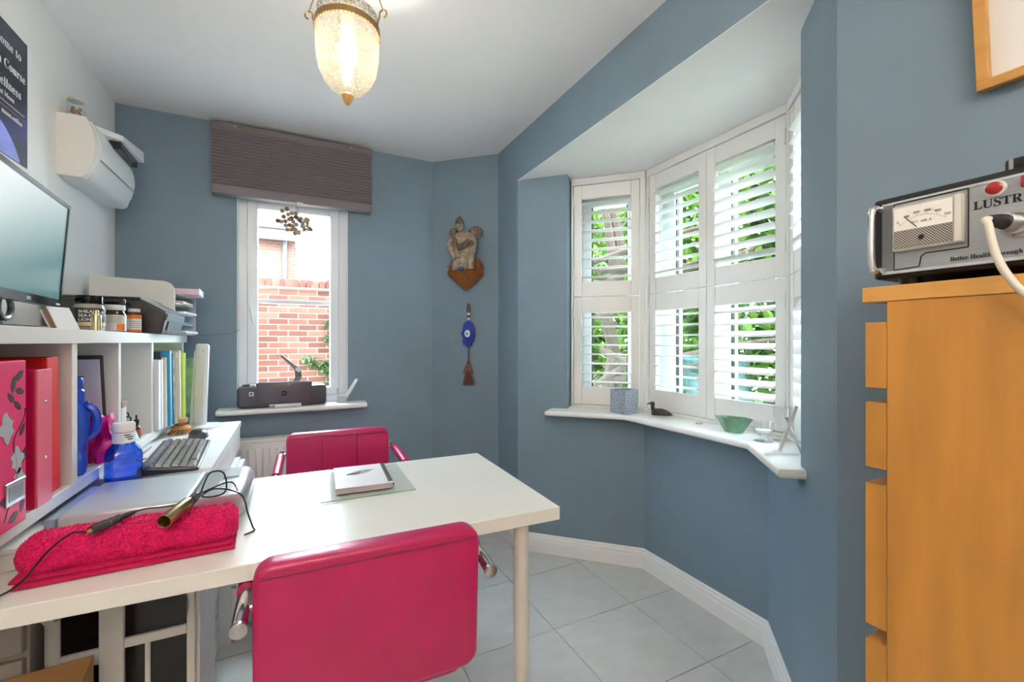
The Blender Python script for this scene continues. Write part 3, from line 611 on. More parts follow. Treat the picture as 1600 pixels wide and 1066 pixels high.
t = thing('keyboard', 'black computer keyboard with glossy keys and wrist lip on the white desk', 'keyboard', (-.352, 1.885, DZ), PI/2+D(4))
kb_m = M('keyboard_black', '#26282b', .3); key_m = M('key_grey', '#5a6068', .2)
part('case', G().ext([(-.075, 0), (-.075, .010), (.075, .024), (.075, 0)], 'x', -.225, .225), kb_m, t, bevel=.003)
kme = mesh('key', G().add([(-.0085, -.0085, 0), (.0085, -.0085, 0), (.0085, .0085, 0), (-.0085, .0085, 0), (-.0062, -.0055, .007), (.0062, -.0055, .007), (.0062, .0075, .007), (-.0062, .0075, .007)], [(4, 5, 6, 7), (0, 1, 5, 4), (1, 2, 6, 5), (2, 3, 7, 6), (3, 0, 4, 7)]), key_m)
for r_ in range(6):
    yy = -.055+r_*.0205+(.004 if r_ == 5 else 0); zz = .0105+(yy+.075)*.0933
    for c_ in range(21):
        if c_ in (15,) or (r_ == 0 and 3 <= c_ <= 9): continue
        share('key', kme, t, (-.208+c_*.0206+(.004*(r_ % 3) if c_ < 14 else 0), yy, zz), (D(5.3), 0, 0))
share('space_bar', kme, t, (-.208+6*.0206, -.055, .0123), (D(5.3), 0, 0), (7.6, 1, 1))
single('keyboard_lead', G().tube(smoothpts([(-.437, 1.86, DZ+.012), (-.455, 1.865, DZ+.004), (-.47, 1.90, DZ+.003), (-.476, 1.98, DZ+.003), (-.478, 2.1, DZ+.003)], 6), .0018, 6), cable_m, 'black lead curling from the keyboard along the desk back', 'cable', (-.46, 1.9, DZ), smooth=True, world=True)
single('tea_cup', G().lathe([(.010, 0), (.013, .001), (.019, .026), (.018, .026), (.012, .003), (.001, .003)], 20), M('celadon', '#dfe6dc', .3), 'tiny pale green cup between water bottle and keyboard', 'cup', (-.375, 1.615, TZ), smooth=True)
t = thing('computer_mouse', 'dark grey computer mouse beyond the keyboard', 'mouse', (-.352, 2.235, DZ), D(20))
g = G(); NU, NV = 16, 8; vs_ = []
for i in range(NV+1):
    for j in range(NU):
        a = 2*PI*j/NU; k = math.cos(i/NV*PI/2); vs_.append((.034*math.cos(a)*max(k, .01)**.6, .055*math.sin(a)*max(k, .01)**.6, .002+.034*math.sin(i/NV*PI/2)))
g.add(vs_, [(i*NU+j, i*NU+(j+1) % NU, (i+1)*NU+(j+1) % NU, (i+1)*NU+j) for i in range(NV) for j in range(NU)]+[tuple(range(NU-1, -1, -1)), tuple(NV*NU+j for j in range(NU))])
part('shell', g, dark_grey, t, smooth=True); part('wheel', G().lathe([(.007, -.003), (.007, .003)], 12, Matrix.Translation((0, -.03, .030)) @ Matrix.Rotation(PI/2, 4, 'Y')), black_pl, t)
t = thing('wooden_brush', 'round wooden body brush with knob and stiff bristles on the desk', 'brush', (-.435, 2.36, DZ), 0)
bw_ = M('beech', '#c98d57', .5, var=.1, vs_=20)
part('knob', G().lathe([(.010, .035), (.012, .043), (.024, .05), (.027, .06), (.024, .068), (.012, .071)], 20), bw_, t, smooth=True); part('head', G().lathe([(.02, .020), (.036, .022), (.037, .030), (.022, .036)], 22), bw_, t, smooth=True)
for k in range(20):
    a = 2*PI*k/20; part('bristle_tuft', G().tube([(.026*math.cos(a), .026*math.sin(a), .022), (.046*math.cos(a), .046*math.sin(a), .003)], [.0042, .0020], 6), M('bristle', '#b5793f', .8), t)
single('mouse_card', G().rbox(-.05, .05, -.055, .055, 0, .0015, .0004, 1), paper, 'small white card on the desk corner beside the mouse', 'card', (-.305, 2.17, DZ), D(8))
t = thing('desk_lamp', 'slim white light panel lamp standing on its base on the desk', 'lamp', (-.385, 2.49, DZ), D(-20))
lw = M('lamp_white', '#f3f3f6', .3)
part('base', sqloft([(.075, 0, 4), (.078, .004, 4), (.074, .012, 4), (.05, .016, 3)]), lw, t, smooth=True)
part('stand', G().add([(-.055, .01, .012), (-.02, .01, .012), (-.02, .03, .012), (-.055, .03, .012), (-.022, -.01, .36), (.0, -.01, .36), (.0, .0, .36), (-.022, .0, .36)], [(0, 1, 2, 3), (4, 5, 6, 7), (0, 1, 5, 4), (1, 2, 6, 5), (2, 3, 7, 6), (3, 0, 4, 7)]), lw, t, bevel=.002)
ps = part('light_panel', G().rbox(-.028, .028, -.02, .008, .012, .392, .012, 4, Matrix.Rotation(D(2), 4, 'Y')), M('lamp_body', '#e9e9ee', .3), t, smooth=True)
part('diffuser', G().rbox(-.020, .020, -.022, -.019, .03, .345, .001, 1, Matrix.Rotation(D(2), 4, 'Y')), M('lamp_diffuser', '#e4dfe4', .4), ps)
part('switch', G().lathe([(.005, 0), (.005, .002)], 10, Matrix.Translation((.024, -.02, .36)) @ Matrix.Rotation(PI/2, 4, 'X')), M('lamp_switch', '#cfd0d4', .3), ps)
# ------------------------------------------------------------------ on top of the hutch
t = thing('computer_monitor', 'black framed flat computer monitor standing on the hutch', 'monitor', (-.655, 1.60, HT), 0)
P0 = Vector((-.661, 1.888, 1.309)); ux = Vector((.075, -.997, 0)).normalized(); uz = Vector((.022, .004, .325)).normalized(); un = ux.cross(uz)*-1
un = uz.cross(ux)*-1
if un.x < 0: un = -un
TM = Matrix(((ux.x, un.x, uz.x, P0.x), (ux.y, un.y, uz.y, P0.y), (ux.z, un.z, uz.z, P0.z), (0, 0, 0, 1)))
MW, MH = .54, .326
part('housing', G().box(0, MW, -.028, -.006, 0, MH, TM), black_pl, t, True)
part('bezel', G().box(0, MW, -.006, .004, 0, .024, TM).box(0, MW, -.006, .004, MH-.012, MH, TM).box(0, .011, -.006, .004, .024, MH-.012, TM).box(MW-.011, MW, -.006, .004, .024, MH-.012, TM), M('bezel_black', '#232527', .25), t, True)
sm = bpy.data.materials.new('lcd_reflection'); sm.use_nodes = True; nt = sm.node_tree; b = nt.nodes['Principled BSDF']; b.inputs['Base Color'].default_value = lin('#10181a'); b.inputs['Roughness'].default_value = .2
tc = nt.nodes.new('ShaderNodeTexCoord'); gr = nt.nodes.new('ShaderNodeMapping'); sx = nt.nodes.new('ShaderNodeSeparateXYZ'); mr = nt.nodes.new('ShaderNodeMapRange'); rp = nt.nodes.new('ShaderNodeValToRGB')
nt.links.new(tc.outputs['Generated'], gr.inputs[0]); nt.links.new(gr.outputs[0], sx.inputs[0]); ad = nt.nodes.new('ShaderNodeMath'); ad.operation = 'MULTIPLY_ADD'; ad.inputs[1].default_value = -.45
nt.links.new(sx.outputs[1], ad.inputs[0]); nt.links.new(sx.outputs[2], ad.inputs[2]); nt.links.new(ad.outputs[0], rp.inputs[0])
rp.color_ramp.elements[0].position = -.0; rp.color_ramp.elements[0].color = lin('#5a7f80'); rp.color_ramp.elements[1].position = .95; rp.color_ramp.elements[1].color = lin('#d9dcd8')  # room reflection on the screen, painted as a glowing gradient
e = rp.color_ramp.elements.new(.35); e.color = lin('#93aaa6')
nt.links.new(rp.outputs[0], b.inputs['Emission Color']); b.inputs['Emission Strength'].default_value = .45
part('screen', G().box(.011, MW-.011, -.006, 0, .024, MH-.012, TM), sm, t, True)
bl = TM @ Vector((.27, .0042, .008))
inv = FR[t.name].inverted()
lg_ = text('maker_lettering', 'DELL', .013, inv @ (TM @ Vector((.255, .0045, .007))), -ux, uz, M('logo_silver', '#c9ccd0', .4), t)
for k in range(4): part('button', G().box(.012+k*.009, .018+k*.009, .004, .0046, .006, .012, TM), M('button_pale', '#dfe3e4', .4), t, True)
st = part('stand', G().tube([(-.70, 1.60, HT+.012), (-.705, 1.60, 1.36), (-.69, 1.605, 1.42)], [.03, .024, .02], 14), black_pl, t, True, True)
part('stand_ring', G().tube([(-.665, 1.60+.03*math.cos(a), HT+.06+.03*math.sin(a)) for a in [2*PI*k/18 for k in range(19)]], .007, 8, False), M('stand_silver', '#9a9c9e', .3, metal=.7), st, True, True)
part('foot', G().lathe([(.098, 0), (.10, .004), (.095, .010), (.04, .014)], 30, Matrix.Translation((-.675, 1.58, HT)) @ Matrix.Diagonal((.95, 1.05, 1, 1))), black_pl, t, True, True)
t = thing('folded_card_case', 'white card case leaning on edge beside the monitor', 'case', (-.553, 1.645, HT), D(62))
Rm = Matrix.Rotation(D(-28), 4, 'X')
part('cover', G().rbox(-.03, .03, .0, .004, .005, .075, .001, 1, Rm).rbox(-.03, .03, .020, .024, .005, .075, .001, 1, Rm), M('case_white', '#e8e9ee', .4), t); part('inside', G().box(-.027, .027, .004, .020, .008, .072, Rm), M('tan_lining', '#a5846a', .7), t)
t = thing('supplement_jar', 'clear jar with black lid and printed label on the hutch', 'jar', (-.575, 1.84, HT), D(-70))
def label_arc(r, z0, z1, a0, a1, n=14):
    return G().add([(r*math.cos(a0+(a1-a0)*i/n), r*math.sin(a0+(a1-a0)*i/n), z) for z in (z0, z1) for i in range(n+1)], [(i, i+1, n+2+i, n+1+i) for i in range(n)])
part('body', G().lathe([(.036, 0), (.038, .003), (.038, .075), (.034, .085), (.030, .088)], 26), M('smoky_jar', '#9b978f', .15, var=.2, vs_=25), t, smooth=True)
part('cap', G().lathe([(.033, .0885), (.034, .090), (.034, .112), (.032, .114)], 30), M('glossy_black', '#151517', .12), t, smooth=True)
lb = part('label_band', label_arc(.0384, .016, .074, -2.2, 2.2, 24), M('jar_label_dark', '#3b3833', .5), t, smooth=True)
part('tan_stripe', label_arc(.0387, .018, .030, -2.2, 2.2, 24), M('stripe_tan', '#c8b890', .5), lb, smooth=True)
wt = M('white_print', '#f3f3f1', .6)
for k, s_ in enumerate(('SHILAJIT', 'SEA MOSS', "LION'S M")):
    text('lettering', s_, .0125, (.0392, -.026, .0585-k*.0125), (0, 1, 0), (0, 0, 1), wt, lb, 'LEFT', .0002)
t = thing('gold_lipstick', 'slim gold metal tube standing in front of the black-lidded jar', 'tube', (-.515, 1.70, HT), 0)
part('body', G().lathe([(.0115, 0), (.0115, .045), (.0105, .047)], 20), M('pale_gold', '#c9b389', .25, metal=.9), t, smooth=True); part('top', G().lathe([(.0055, .047), (.0055, .060), (.004, .062)], 14), M('pale_gold', '#c9b389'), t, smooth=True)
t = thing('glass_vial', 'slim clear glass vial beside the gold tube', 'vial', (-.512, 1.735, HT), 0)
part('body', G().lathe([(.008, 0), (.008, .050), (.006, .053)], 16), glass_m, t, smooth=True); part('stopper', G().lathe([(.0065, .053), (.0065, .060)], 12), steel, t, smooth=True)
t = thing('vitamin_tub', 'amber pill jar with white lid, cream label and orange patch', 'jar', (-.545, 1.955, HT), D(-70))
part('body', G().lathe([(.029, 0), (.031, .003), (.031, .062), (.026, .07), (.025, .076)], 26), M('brown_glass', '#3c2418', .12), t, smooth=True)
part('cap', G().lathe([(.028, .0765), (.029, .078), (.029, .092), (.027, .094)], 28), M('cap_white', '#e2e2e0', .35), t, smooth=True)
lb = part('label_band', label_arc(.0314, .006, .060, -2.5, 2.5, 24), M('cream_label', '#d8d4cc', .6), t, smooth=True); part('orange_patch', label_arc(.0317, .008, .030, .1, .9), M('orange_print', '#e0762a', .5), lb, smooth=True)
for k in range(4): part('print_line', label_arc(.0317, .034+k*.006, .036+k*.006, -.7, .5), M('grey_print', '#8c8c88', .5), lb)
t = thing('dropper_bottle', 'amber bottle with black rubber dropper between the pill jars', 'bottle', (-.55, 2.055, HT), D(-70))
part('body', G().lathe([(.017, 0), (.018, .003), (.018, .062), (.009, .072), (.009, .078)], 20), M('brown_glass', '#3c2418'), t, smooth=True); part('label_band', label_arc(.0184, .02, .06, -2.2, 2.2), M('orange_tan_label', '#d79a63', .5), t, smooth=True)
part('cap', G().lathe([(.012, .078), (.012, .092)], 18), black_pl, t, smooth=True); part('bulb', G().lathe([(.007, .092), (.0085, .10), (.0085, .118), (.005, .124)], 16), black_pl, t, smooth=True)
t = thing('capsule_bottle', 'small amber bottle with white and orange label next to printer', 'bottle', (-.515, 2.045, HT), D(-70))
part('body', G().lathe([(.019, 0), (.0205, .003), (.0205, .070), (.015, .076)], 22), M('brown_glass', '#3c2418'), t, smooth=True); part('cap', G().lathe([(.017, .0765), (.017, .088)], 22), M('cap_grey', '#c4c6c6', .3), t, smooth=True)
lb = part('label_band', label_arc(.0208, .005, .066, -2.4, 2.4, 20), M('white_label', '#e6e4e2', .6), t, smooth=True); part('orange_band', label_arc(.021, .052, .066, -2.4, 2.4, 20), M('orange_print', '#e0762a'), lb, smooth=True); part('orange_band', label_arc(.021, .005, .013, -2.4, 2.4, 20), M('orange_print', '#e0762a'), lb, smooth=True)
for k in range(4): part('print_line', label_arc(.021, .020+k*.007, .022+k*.007, -.8, .8), M('grey_print', '#8c8c88'), lb)
# printer on the hutch
t = thing('inkjet_printer', 'black inkjet printer with slanted control panel on top of the hutch', 'printer', (-.60, 2.28, HT), 0)
pp = [(-.17, .0), (-.17, .128), (.085, .128), (.165, .080), (.15, .0)]
part('body', G().ext(pp, 'y', -.165, .155), M('printer_charcoal', '#2c2a2b', .4, var=.08, vs_=30), t, bevel=.005)
part('lid', G().rbox(-.165, .085, -.160, .150, .1285, .138, .003, 1), M('lid_charcoal', '#3a393c', .3), t)
Rp = Matrix.Translation((.125, 0, .1045)) @ Matrix.Rotation(math.atan2(.048, .080), 4, 'Y')
part('control_panel', G().rbox(-.042, .042, -.155, .145, .001, .005, .001, 1, Rp), M('panel_grey', '#8e9aa0', .2, metal=.3), t)
part('panel_screen', G().box(-.02, .02, -.02, .05, .005, .006, Rp), M('glossy_black', '#151517'), t)
part('side_recess', G().ext([(-.02, .105), (.06, .105), (.05, .118), (-.02, .118)], 'y', -.1662, -.1650), M('glossy_black', '#151517'), t)
part('output_slot', G().ext([(.153, .014), (.160, .050), (.164, .050), (.157, .014)], 'y', -.12, .12), M('slot_navy', '#1f2a3c', .3), t)
part('front_trim', G().ext([(.160, .052), (.166, .079), (.169, .079), (.163, .052)], 'y', -.155, .145), M('panel_grey', '#8e9aa0'), t)
part('output_tray', G().rbox(.10, .215, -.10, .10, .001, .008, .002, 1), M('tray_grey', '#9ba3a6', .3), t)
part('paper', G().box(.14, .20, -.08, .08, .008, .0095), M('pale_green_paper', '#c9d8c4', .7), t)
# letter rack
t = thing('letter_rack', 'white paper rack with rounded side panels and four shelves beyond the printer', 'letter rack', (-.62, 2.60, HT), D(-3))
rp_ = [(-.14, .0), (.155, .0)]+[(.155, .19)]+arc(.110, .195, .045, 0, PI/2, 7)+[(-.14, .25)]
rack_m = M('rack_white', '#e5e3df', .45)
part('side_panel', G().ext(rp_, 'y', -.150, -.143), rack_m, t); part('side_panel', G().ext([(-.14, 0), (.17, 0), (.17, .20), (-.14, .20)], 'y', .138, .145), M('rack_lilac', '#d3d2e0', .45), t)
for k in range(5): part('rack_shelf', G().box(-.135, .160, -.143, .138, .002+k*.046, .006+k*.046), rack_m, t)
part('back_panel', G().box(-.14, -.135, -.143, .138, 0, .20), rack_m, t)
tops = [('#e8e9f0', .185, .012), ('#4f9fc0', .165, .008), ('#f0eeea', .18, .010), ('#d9d3c6', .17, .012)]
for k, (col, xf, hh) in enumerate(tops):
    single('paper_stack', G().rbox(-.26, 0, -.11, .11, 0, hh, .001, 1), M('stack_'+col[1:], col, .7), ('white paper stack on the bottom shelf of the letter rack', 'blue folder stack on the second shelf of the letter rack', 'off-white papers on the third shelf of the letter rack', 'beige papers on the fourth shelf of the letter rack')[k], 'paper', (-.62+xf, 2.60, HT+.007+k*.046), D(-3+3*(k % 2)), 'papers in the letter rack')
t = thing('stationery_box', 'flat pale pink box lying on top of the letter rack', 'box', (-.53, 2.625, HT+.252-.060), D(4))
part('box', G().rbox(-.13, .125, -.10, .10, 0, .026, .001, 1), M('pale_pink_box', '#e3c3cf', .5), t); part('lid_edge', G().rbox(.1255, .128, -.10, .10, 0, .030, .0005, 1), M('lilac_white', '#efeaf6', .4), t)
single('aerial_wire', G().tube(smoothpts([(-.50, 2.70, HT+.004), (-.44, 2.735, HT+.004), (-.38, 2.76, HT+.006), (-.30, 2.80, HT+.012), (-.262, 2.845, HT+.035)], 6), .0019, 6), M('wire_grey', '#5e6468', .5), 'thin grey wire reaching from the hutch to the window frame', 'wire', (-.5, 2.7, HT), smooth=True, world=True)

# ------------------------------------------------------------------ left wall: poster, fuse box
t = thing('poster', 'dark blue space poster with white lettering on the white wall above the monitor', 'poster', (XL, 1.78, 1.78), 0)
pm = bpy.data.materials.new('space_print'); pm.use_nodes = True; nt = pm.node_tree; b = nt.nodes['Principled BSDF']; b.inputs['Roughness'].default_value = .35
tc = nt.nodes.new('ShaderNodeTexCoord'); n1 = nt.nodes.new('ShaderNodeTexNoise'); n1.inputs['Scale'].default_value = 6; n1.inputs['Detail'].default_value = 8; r1 = nt.nodes.new('ShaderNodeValToRGB')
nt.links.new(tc.outputs['Object'], n1.inputs['Vector']); nt.links.new(n1.outputs['Fac'], r1.inputs[0])
r1.color_ramp.elements[0].position = .38; r1.color_ramp.elements[0].color = lin('#2b2f3c'); r1.color_ramp.elements[1].position = .72; r1.color_ramp.elements[1].color = lin('#4a4f97'); e = r1.color_ramp.elements.new(.55); e.color = lin('#3b4150')
nt.links.new(r1.outputs[0], b.inputs['Base Color'])
part('sheet', G().box(.0005, .0025, -.20, .264, 0, .412), pm, t)
pts = [(y, z) for y, z in arc(.02, -.12, .235, .18, 2.2, 30) if z > .002]
pts = [(min(y, .262), z) for y, z in pts]; pts = [(pts[0][0], .001)]+pts+[(max(pts[-1][0], -.19), .001)]
plm = M('planet_print', '#8f95e8', .4, var=.35, vs_=9)
part('planet', G().ext(pts, 'x', .0025, .0029), plm, t)
for i in range(40):
    y_, z_ = random.uniform(-.18, .255), random.uniform(.12, .40); part('star', G().box(.0025, .0028, y_, y_+.0016, z_, z_+.0016), wt, t)
for body, sz, z, yr in (('Welcome to', .040, .335, .225), ('a Course', .040, .272, .25), ('Wellness', .040, .210, .225), ('out Moon', .022, .180, .185), ('moon.online', .022, .125, .232)):
    text('lettering', serif(body), sz, (.0031, yr, z), (0, 1, 0), (0, 0, 1), wt, t, 'RIGHT', .0002)
part('rule_line', G().box(.0025, .0030, -.15, .245, .163, .165), wt, t); part('rule_line', G().box(.0025, .0030, -.15, .245, .148, .1495), M('mauve_print', '#b58ab8', .5), t)
t = thing('fuse_box', 'white electrical fuse box with raised flap high on the white wall', 'fuse box', (XL, 2.46, 1.835), 0)
fb = M('fuse_white', '#ece8e2', .4); fb2 = M('fuse_white_cool', '#f0f1f0', .35)
pf = [(.0, .0), (.0, .235), (.082, .235)]+[(.082+.030*math.sin(PI*k/14)**.8, .235-.215*k/14) for k in range(1, 14)]+[(.085, .012), (.07, .0)]
part('casing', G().ext(pf, 'y', -.207, -.165), fb, t, smooth=True)
part('casing', G().ext([(x*1.04, z) for x, z in pf], 'y', -.163, .255), fb2, t, smooth=True)
part('front_groove', G().box(.113, .118, -.163, .255, .085, .089), M('groove_grey', '#b9bab8', .5), t)
part('dark_window', G().rbox(.070, .128, .02, .25, .205, .248, .002, 1), M('smoked_window', '#2f2b2d', .15), t)
fp = part('flap', G().add([(.02, -.13, .236), (.02, .258, .236), (.02, .258, .286), (.02, -.13, .256), (.138, .01, .238), (.150, .26, .236), (.150, .26, .288), (.138, .01, .262)], [(0, 1, 2, 3), (4, 5, 6, 7), (0, 1, 5, 4), (1, 2, 6, 5), (2, 3, 7, 6), (3, 0, 4, 7)]), fb2, t, bevel=.003)
single_j = thing('trinket_jar', 'small glass jar of copper pieces standing on the fuse box', 'jar', (XL+.045, 2.285, 1.835+.2355), 0)
part('glass', G().lathe([(.026, 0), (.027, .003), (.027, .058), (.024, .062), (.023, .060), (.025, .056), (.025, .005), (.001, .005)], 24), glass_m, single_j, smooth=True)
for k in range(9): part('copper_piece', G().ball((.012*math.cos(k*2.4), .012*math.sin(k*2.4), .012+.003*k), .0065, 8, 5), M('copper', '#b8763f', .3, metal=.9), single_j, smooth=True)
part('lid', G().lathe([(.025, .062), (.025, .070)], 22), M('lid_pale', '#c9c8c4', .35), single_j, smooth=True)

# ------------------------------------------------------------------ far wall: blind, printer on sill, sun catcher, radiator
t = thing('pleated_blind', 'charcoal pleated blind drawn up above the far window', 'blind', (.025, YF-.002, 1.995), 0)
bl_m = M('blind_fabric', '#82787e', .8); bl2 = M('blind_rail', '#7b7277', .5)
part('head_rail', G().rbox(-.412, .412, -.062, 0, .352, .386, .003, 1), bl2, t)
pz = []; N = 34
for k in range(N+1): pz.append((-.060+(.012 if k % 2 else 0), .352-k*(.300/N)))
for k in range(N, -1, -1): pz.append((-.012-(.010 if k % 2 else 0), .352-k*(.300/N)))
part('pleats', G().ext(pz, 'x', -.410, .410), bl_m, t)
part('bottom_rail', G().rbox(-.412, .412, -.063, -.006, .0, .051, .003, 1), bl2, t)
part('handle_tab', G().rbox(-.005, .03, -.066, -.060, -.02, .004, .002, 1), M('clear_tab', '#d8dde0', .3), t)
for x in (-.30, .29): part('bracket_screw', G().lathe([(.006, 0), (.004, .004)], 10, Matrix.Translation((x, -.063, .372)) @ Matrix.Rotation(PI/2, 4, 'X')), steel, t)
part('cord', G().tube([(-.30, -.0635, .362), (.29, -.0635, .358)], .0012, 5), M('cord_tan', '#9c8d7c', .6), t)
t = thing('sun_catcher', 'hanging sun catcher of small amber and clear glass hexagons with crystal ball', 'sun catcher', (.013, YF-.04, 1.62), 0)
ring = [(-.062, .24), (-.040, .255), (-.033, .225), (-.015, .232), (-.017, .205), (-.055, .210), (-.047, .183), (-.083, .182), (-.066, .180), (-.028, .196), (-.045, .160), (-.026, .165), (-.009, .185), (-.010, .160), (-.036, .137), (-.016, .139), (.002, .142), (.006, .172), (.004, .214), (.015, .206), (.004, .236), (.024, .195), (.030, .209), (.038, .182), (.050, .196), (.056, .210), (.066, .206), (.062, .186), (.037, .165), (.048, .150), (.060, .168), (.066, .148), (.072, .160), (.080, .150), (.020, .125), (.000, .120)]
cols = [('#6a3624', .2), ('#b06a28', .2), ('#a39c8a', .15), ('#8f8468', .15), ('#5b5651', .2), ('#8f5028', .2), ('#94896c', .15)]
hexme = []
def hexmat(c_):
    m = bpy.data.materials.new('hex_glass_'+c_[1:]); m.use_nodes = True; nt = m.node_tree; nt.nodes.clear()
    o_ = nt.nodes.new('ShaderNodeOutputMaterial'); mx = nt.nodes.new('ShaderNodeMixShader'); tp = nt.nodes.new('ShaderNodeBsdfTransparent'); ds = nt.nodes.new('ShaderNodeBsdfPrincipled')
    ds.inputs['Base Color'].default_value = lin(c_); ds.inputs['Roughness'].default_value = .15; tp.inputs[0].default_value = lin(c_); mx.inputs[0].default_value = .96
    nt.links.new(tp.outputs[0], mx.inputs[1]); nt.links.new(ds.outputs[0], mx.inputs[2]); nt.links.new(mx.outputs[0], o_.inputs[0]); return m
for i, (c_, r_) in enumerate(cols):
    hexme.append(mesh('hexagon', G().ext([(.0128*math.cos(PI/3*k+PI/6), .0128*math.sin(PI/3*k+PI/6)) for k in range(6)], 'y', -.0015, .0015), hexmat(c_)))
hr = random.Random(5)
for i, (x, z) in enumerate(ring): share('hexagon', hexme[hr.choice([0, 1, 2, 3, 4, 2, 3, 5, 6, 6])], t, (x*1.05, (i % 3-1)*.0035, z+.085))
part('cord', G().tube([(-.03, 0, .33), (.0, -.01, .385), (.026, 0, .31)], .0013, 5), ink, t); part('cord', G().tube([(.0, 0, .30), (.002, 0, .07)], .0007, 5), steel, t)
part('sucker', G().lathe([(.009, 0), (.012, .006), (.004, .010)], 14, Matrix.Translation((0, -.008, .385)) @ Matrix.Rotation(-PI/2, 4, 'X')), glass_m, t, smooth=True)
for k in range(5): part('bead', G().ball((.001, 0, .09+k*.011), .0045, 8, 6), M('bead_blue', '#6a6f86', .2), t, smooth=True)
part('crystal', G().ball((.002, 0, .062), .018, 10, 7), glass('crystal', (.9, .9, .86, 1), .35, .02), t)
# printer on window sill
t = thing('desktop_printer', 'dark grey desktop printer seen from behind on the far window sill', 'printer', (-.045, YF-.055, .836), D(0))
dp = M('printer_plum_grey', '#4b464d', .35, var=.06, vs_=20)
bx_ = [(-.222, 0), (-.222, .075), (-.19, .112)]
part('body', G().rbox(-.222, .222, -.050, .050, .004, .118, .018, 4), dp, t, smooth=True)
part('rear_cover', G().rbox(-.13, .145, -.056, -.035, .018, .143, .012, 3), M('printer_cover_grey', '#565058', .3, var=.05, vs_=12), t, smooth=True)
part('top_vent', G().rbox(-.165, -.135, -.040, .02,   .116, .130, .004, 2), M('vent_grey', '#a6b2ba', .3), t)
part('roller', G().tube([(-.20, 0, .120), (-.13, 0, .124)], .010, 10), dark_grey, t, smooth=True)
part('lower_slot', G().rbox(-.07, .09, -.064, -.045, .002, .020, .002, 1), M('slot_white', '#e6e6e8', .4), t)
for k in range(3): part('slot_mark', G().box(-.066+k*.009, -.061+k*.009, -.0646, -.064, .005, .016), ink, t)
lb = part('square_badge', G().rbox(-.165, -.143, -.0512, -.0495, .070, .092, .001, 1), M('badge_white', '#cfd4da', .4), t); part('badge_mark', G().box(-.160, -.148, -.0518, -.0512, .076, .087), dark_grey, lb)
em = part('emblem', G().lathe([(.0145, 0), (.0145, .001)], 24, Matrix.Translation((.003, -.0562, .078)) @ Matrix.Rotation(PI/2, 4, 'X')), M('emblem_dark', '#2a262c', .2), t, smooth=True)
text('emblem_letters', 'hp', .021, (-.0085, -.0574, .0735), (1, 0, 0), (0, 0, 1), M('emblem_grey', '#6d6870', .3), em)
sp_m = M('paper_support_grey', '#7d7c74', .4)
ps_ = part('paper_support', G().ext([(.055, .10), (.095, .16), (.09, .205), (-.01, .292), (-.018, .284), (.055, .205), (.058, .160), (.03, .12), (.03, .10)], 'y', .0, .012), sp_m, t, bevel=.002)
part('support_joint', G().ext([(.058, .205), (.078, .188), (.094, .203), (.074, .222)], 'y', -.002, .0), M('joint_pale', '#dfe8ee', .3), ps_)
for x, z in ((.085, .175), (.095, .171)): part('screw', G().lathe([(.004, 0), (.003, .002)], 8, Matrix.Translation((x-.005, 0, z)) @ Matrix.Rotation(PI/2, 4, 'X')), dark_grey, ps_)
t = thing('phone_stand', 'white angled stand holding a slim white handset at the sill end', 'phone stand', (.272, YF-.04, .836), D(-20))
part('holder', G().rbox(-.03, .025, -.025, .025, 0, .045, .003, 1), M('acrylic_grey', '#b9bcbc', .2), t)
part('handset', G().rbox(-.012, .008, -.02, .02, .02, .165, .005, 2, Matrix.Rotation(D(32), 4, 'Y')), M('handset_white', '#e9eef2', .3), t, smooth=True)
part('prong', G().tube([(-.028, 0, .045), (-.035, 0, .085)], .006, 8), M('acrylic_grey', '#b9bcbc'), t, smooth=True)
t = thing('radiator', 'white panel radiator with vertical ridges under the far window', 'radiator', (.03, YF-.06, .12), 0)
part('front_panel', G().rbox(-.43, .33, -.052, -.044, .0, .53, .003, 1), gloss_white, t); part('rear_panel', G().box(-.43, .33, .02, .028, 0, .53), gloss_white, t)
part('top_grille', G().rbox(-.43, .33, -.052, .03, .531, .550, .004, 2), gloss_white, t); part('end_cover', G().box(-.434, -.43, -.052, .03, 0, .55), gloss_white, t); part('end_cover', G().box(.33, .334, -.052, .03, 0, .55), gloss_white, t)
rme = mesh('ridge', G().ext([(-.011, 0), (-.007, -.007), (.007, -.007), (.011, 0)], 'x', -.235, .235), gloss_white)
for k in range(22): share('ridge', rme, t, (-.405+k*.0335, -.052, .265), (0, PI/2, PI/2) if False else (0, PI/2, 0))
part('bracket', G().box(-.3, -.27, .028, .058, .05, .50).box(.17, .20, .028, .058, .05, .50), steel, t); part('valve', G().lathe([(.012, 0), (.012, .06), (.017, .06), (.017, .10)], 14, Matrix.Translation((-.455, 0, 0))), steel, t, smooth=True)
part('pipe', G().tube([(-.455, 0, .0), (-.455, 0, -.12)], .0075, 10), chrome, t, smooth=True)

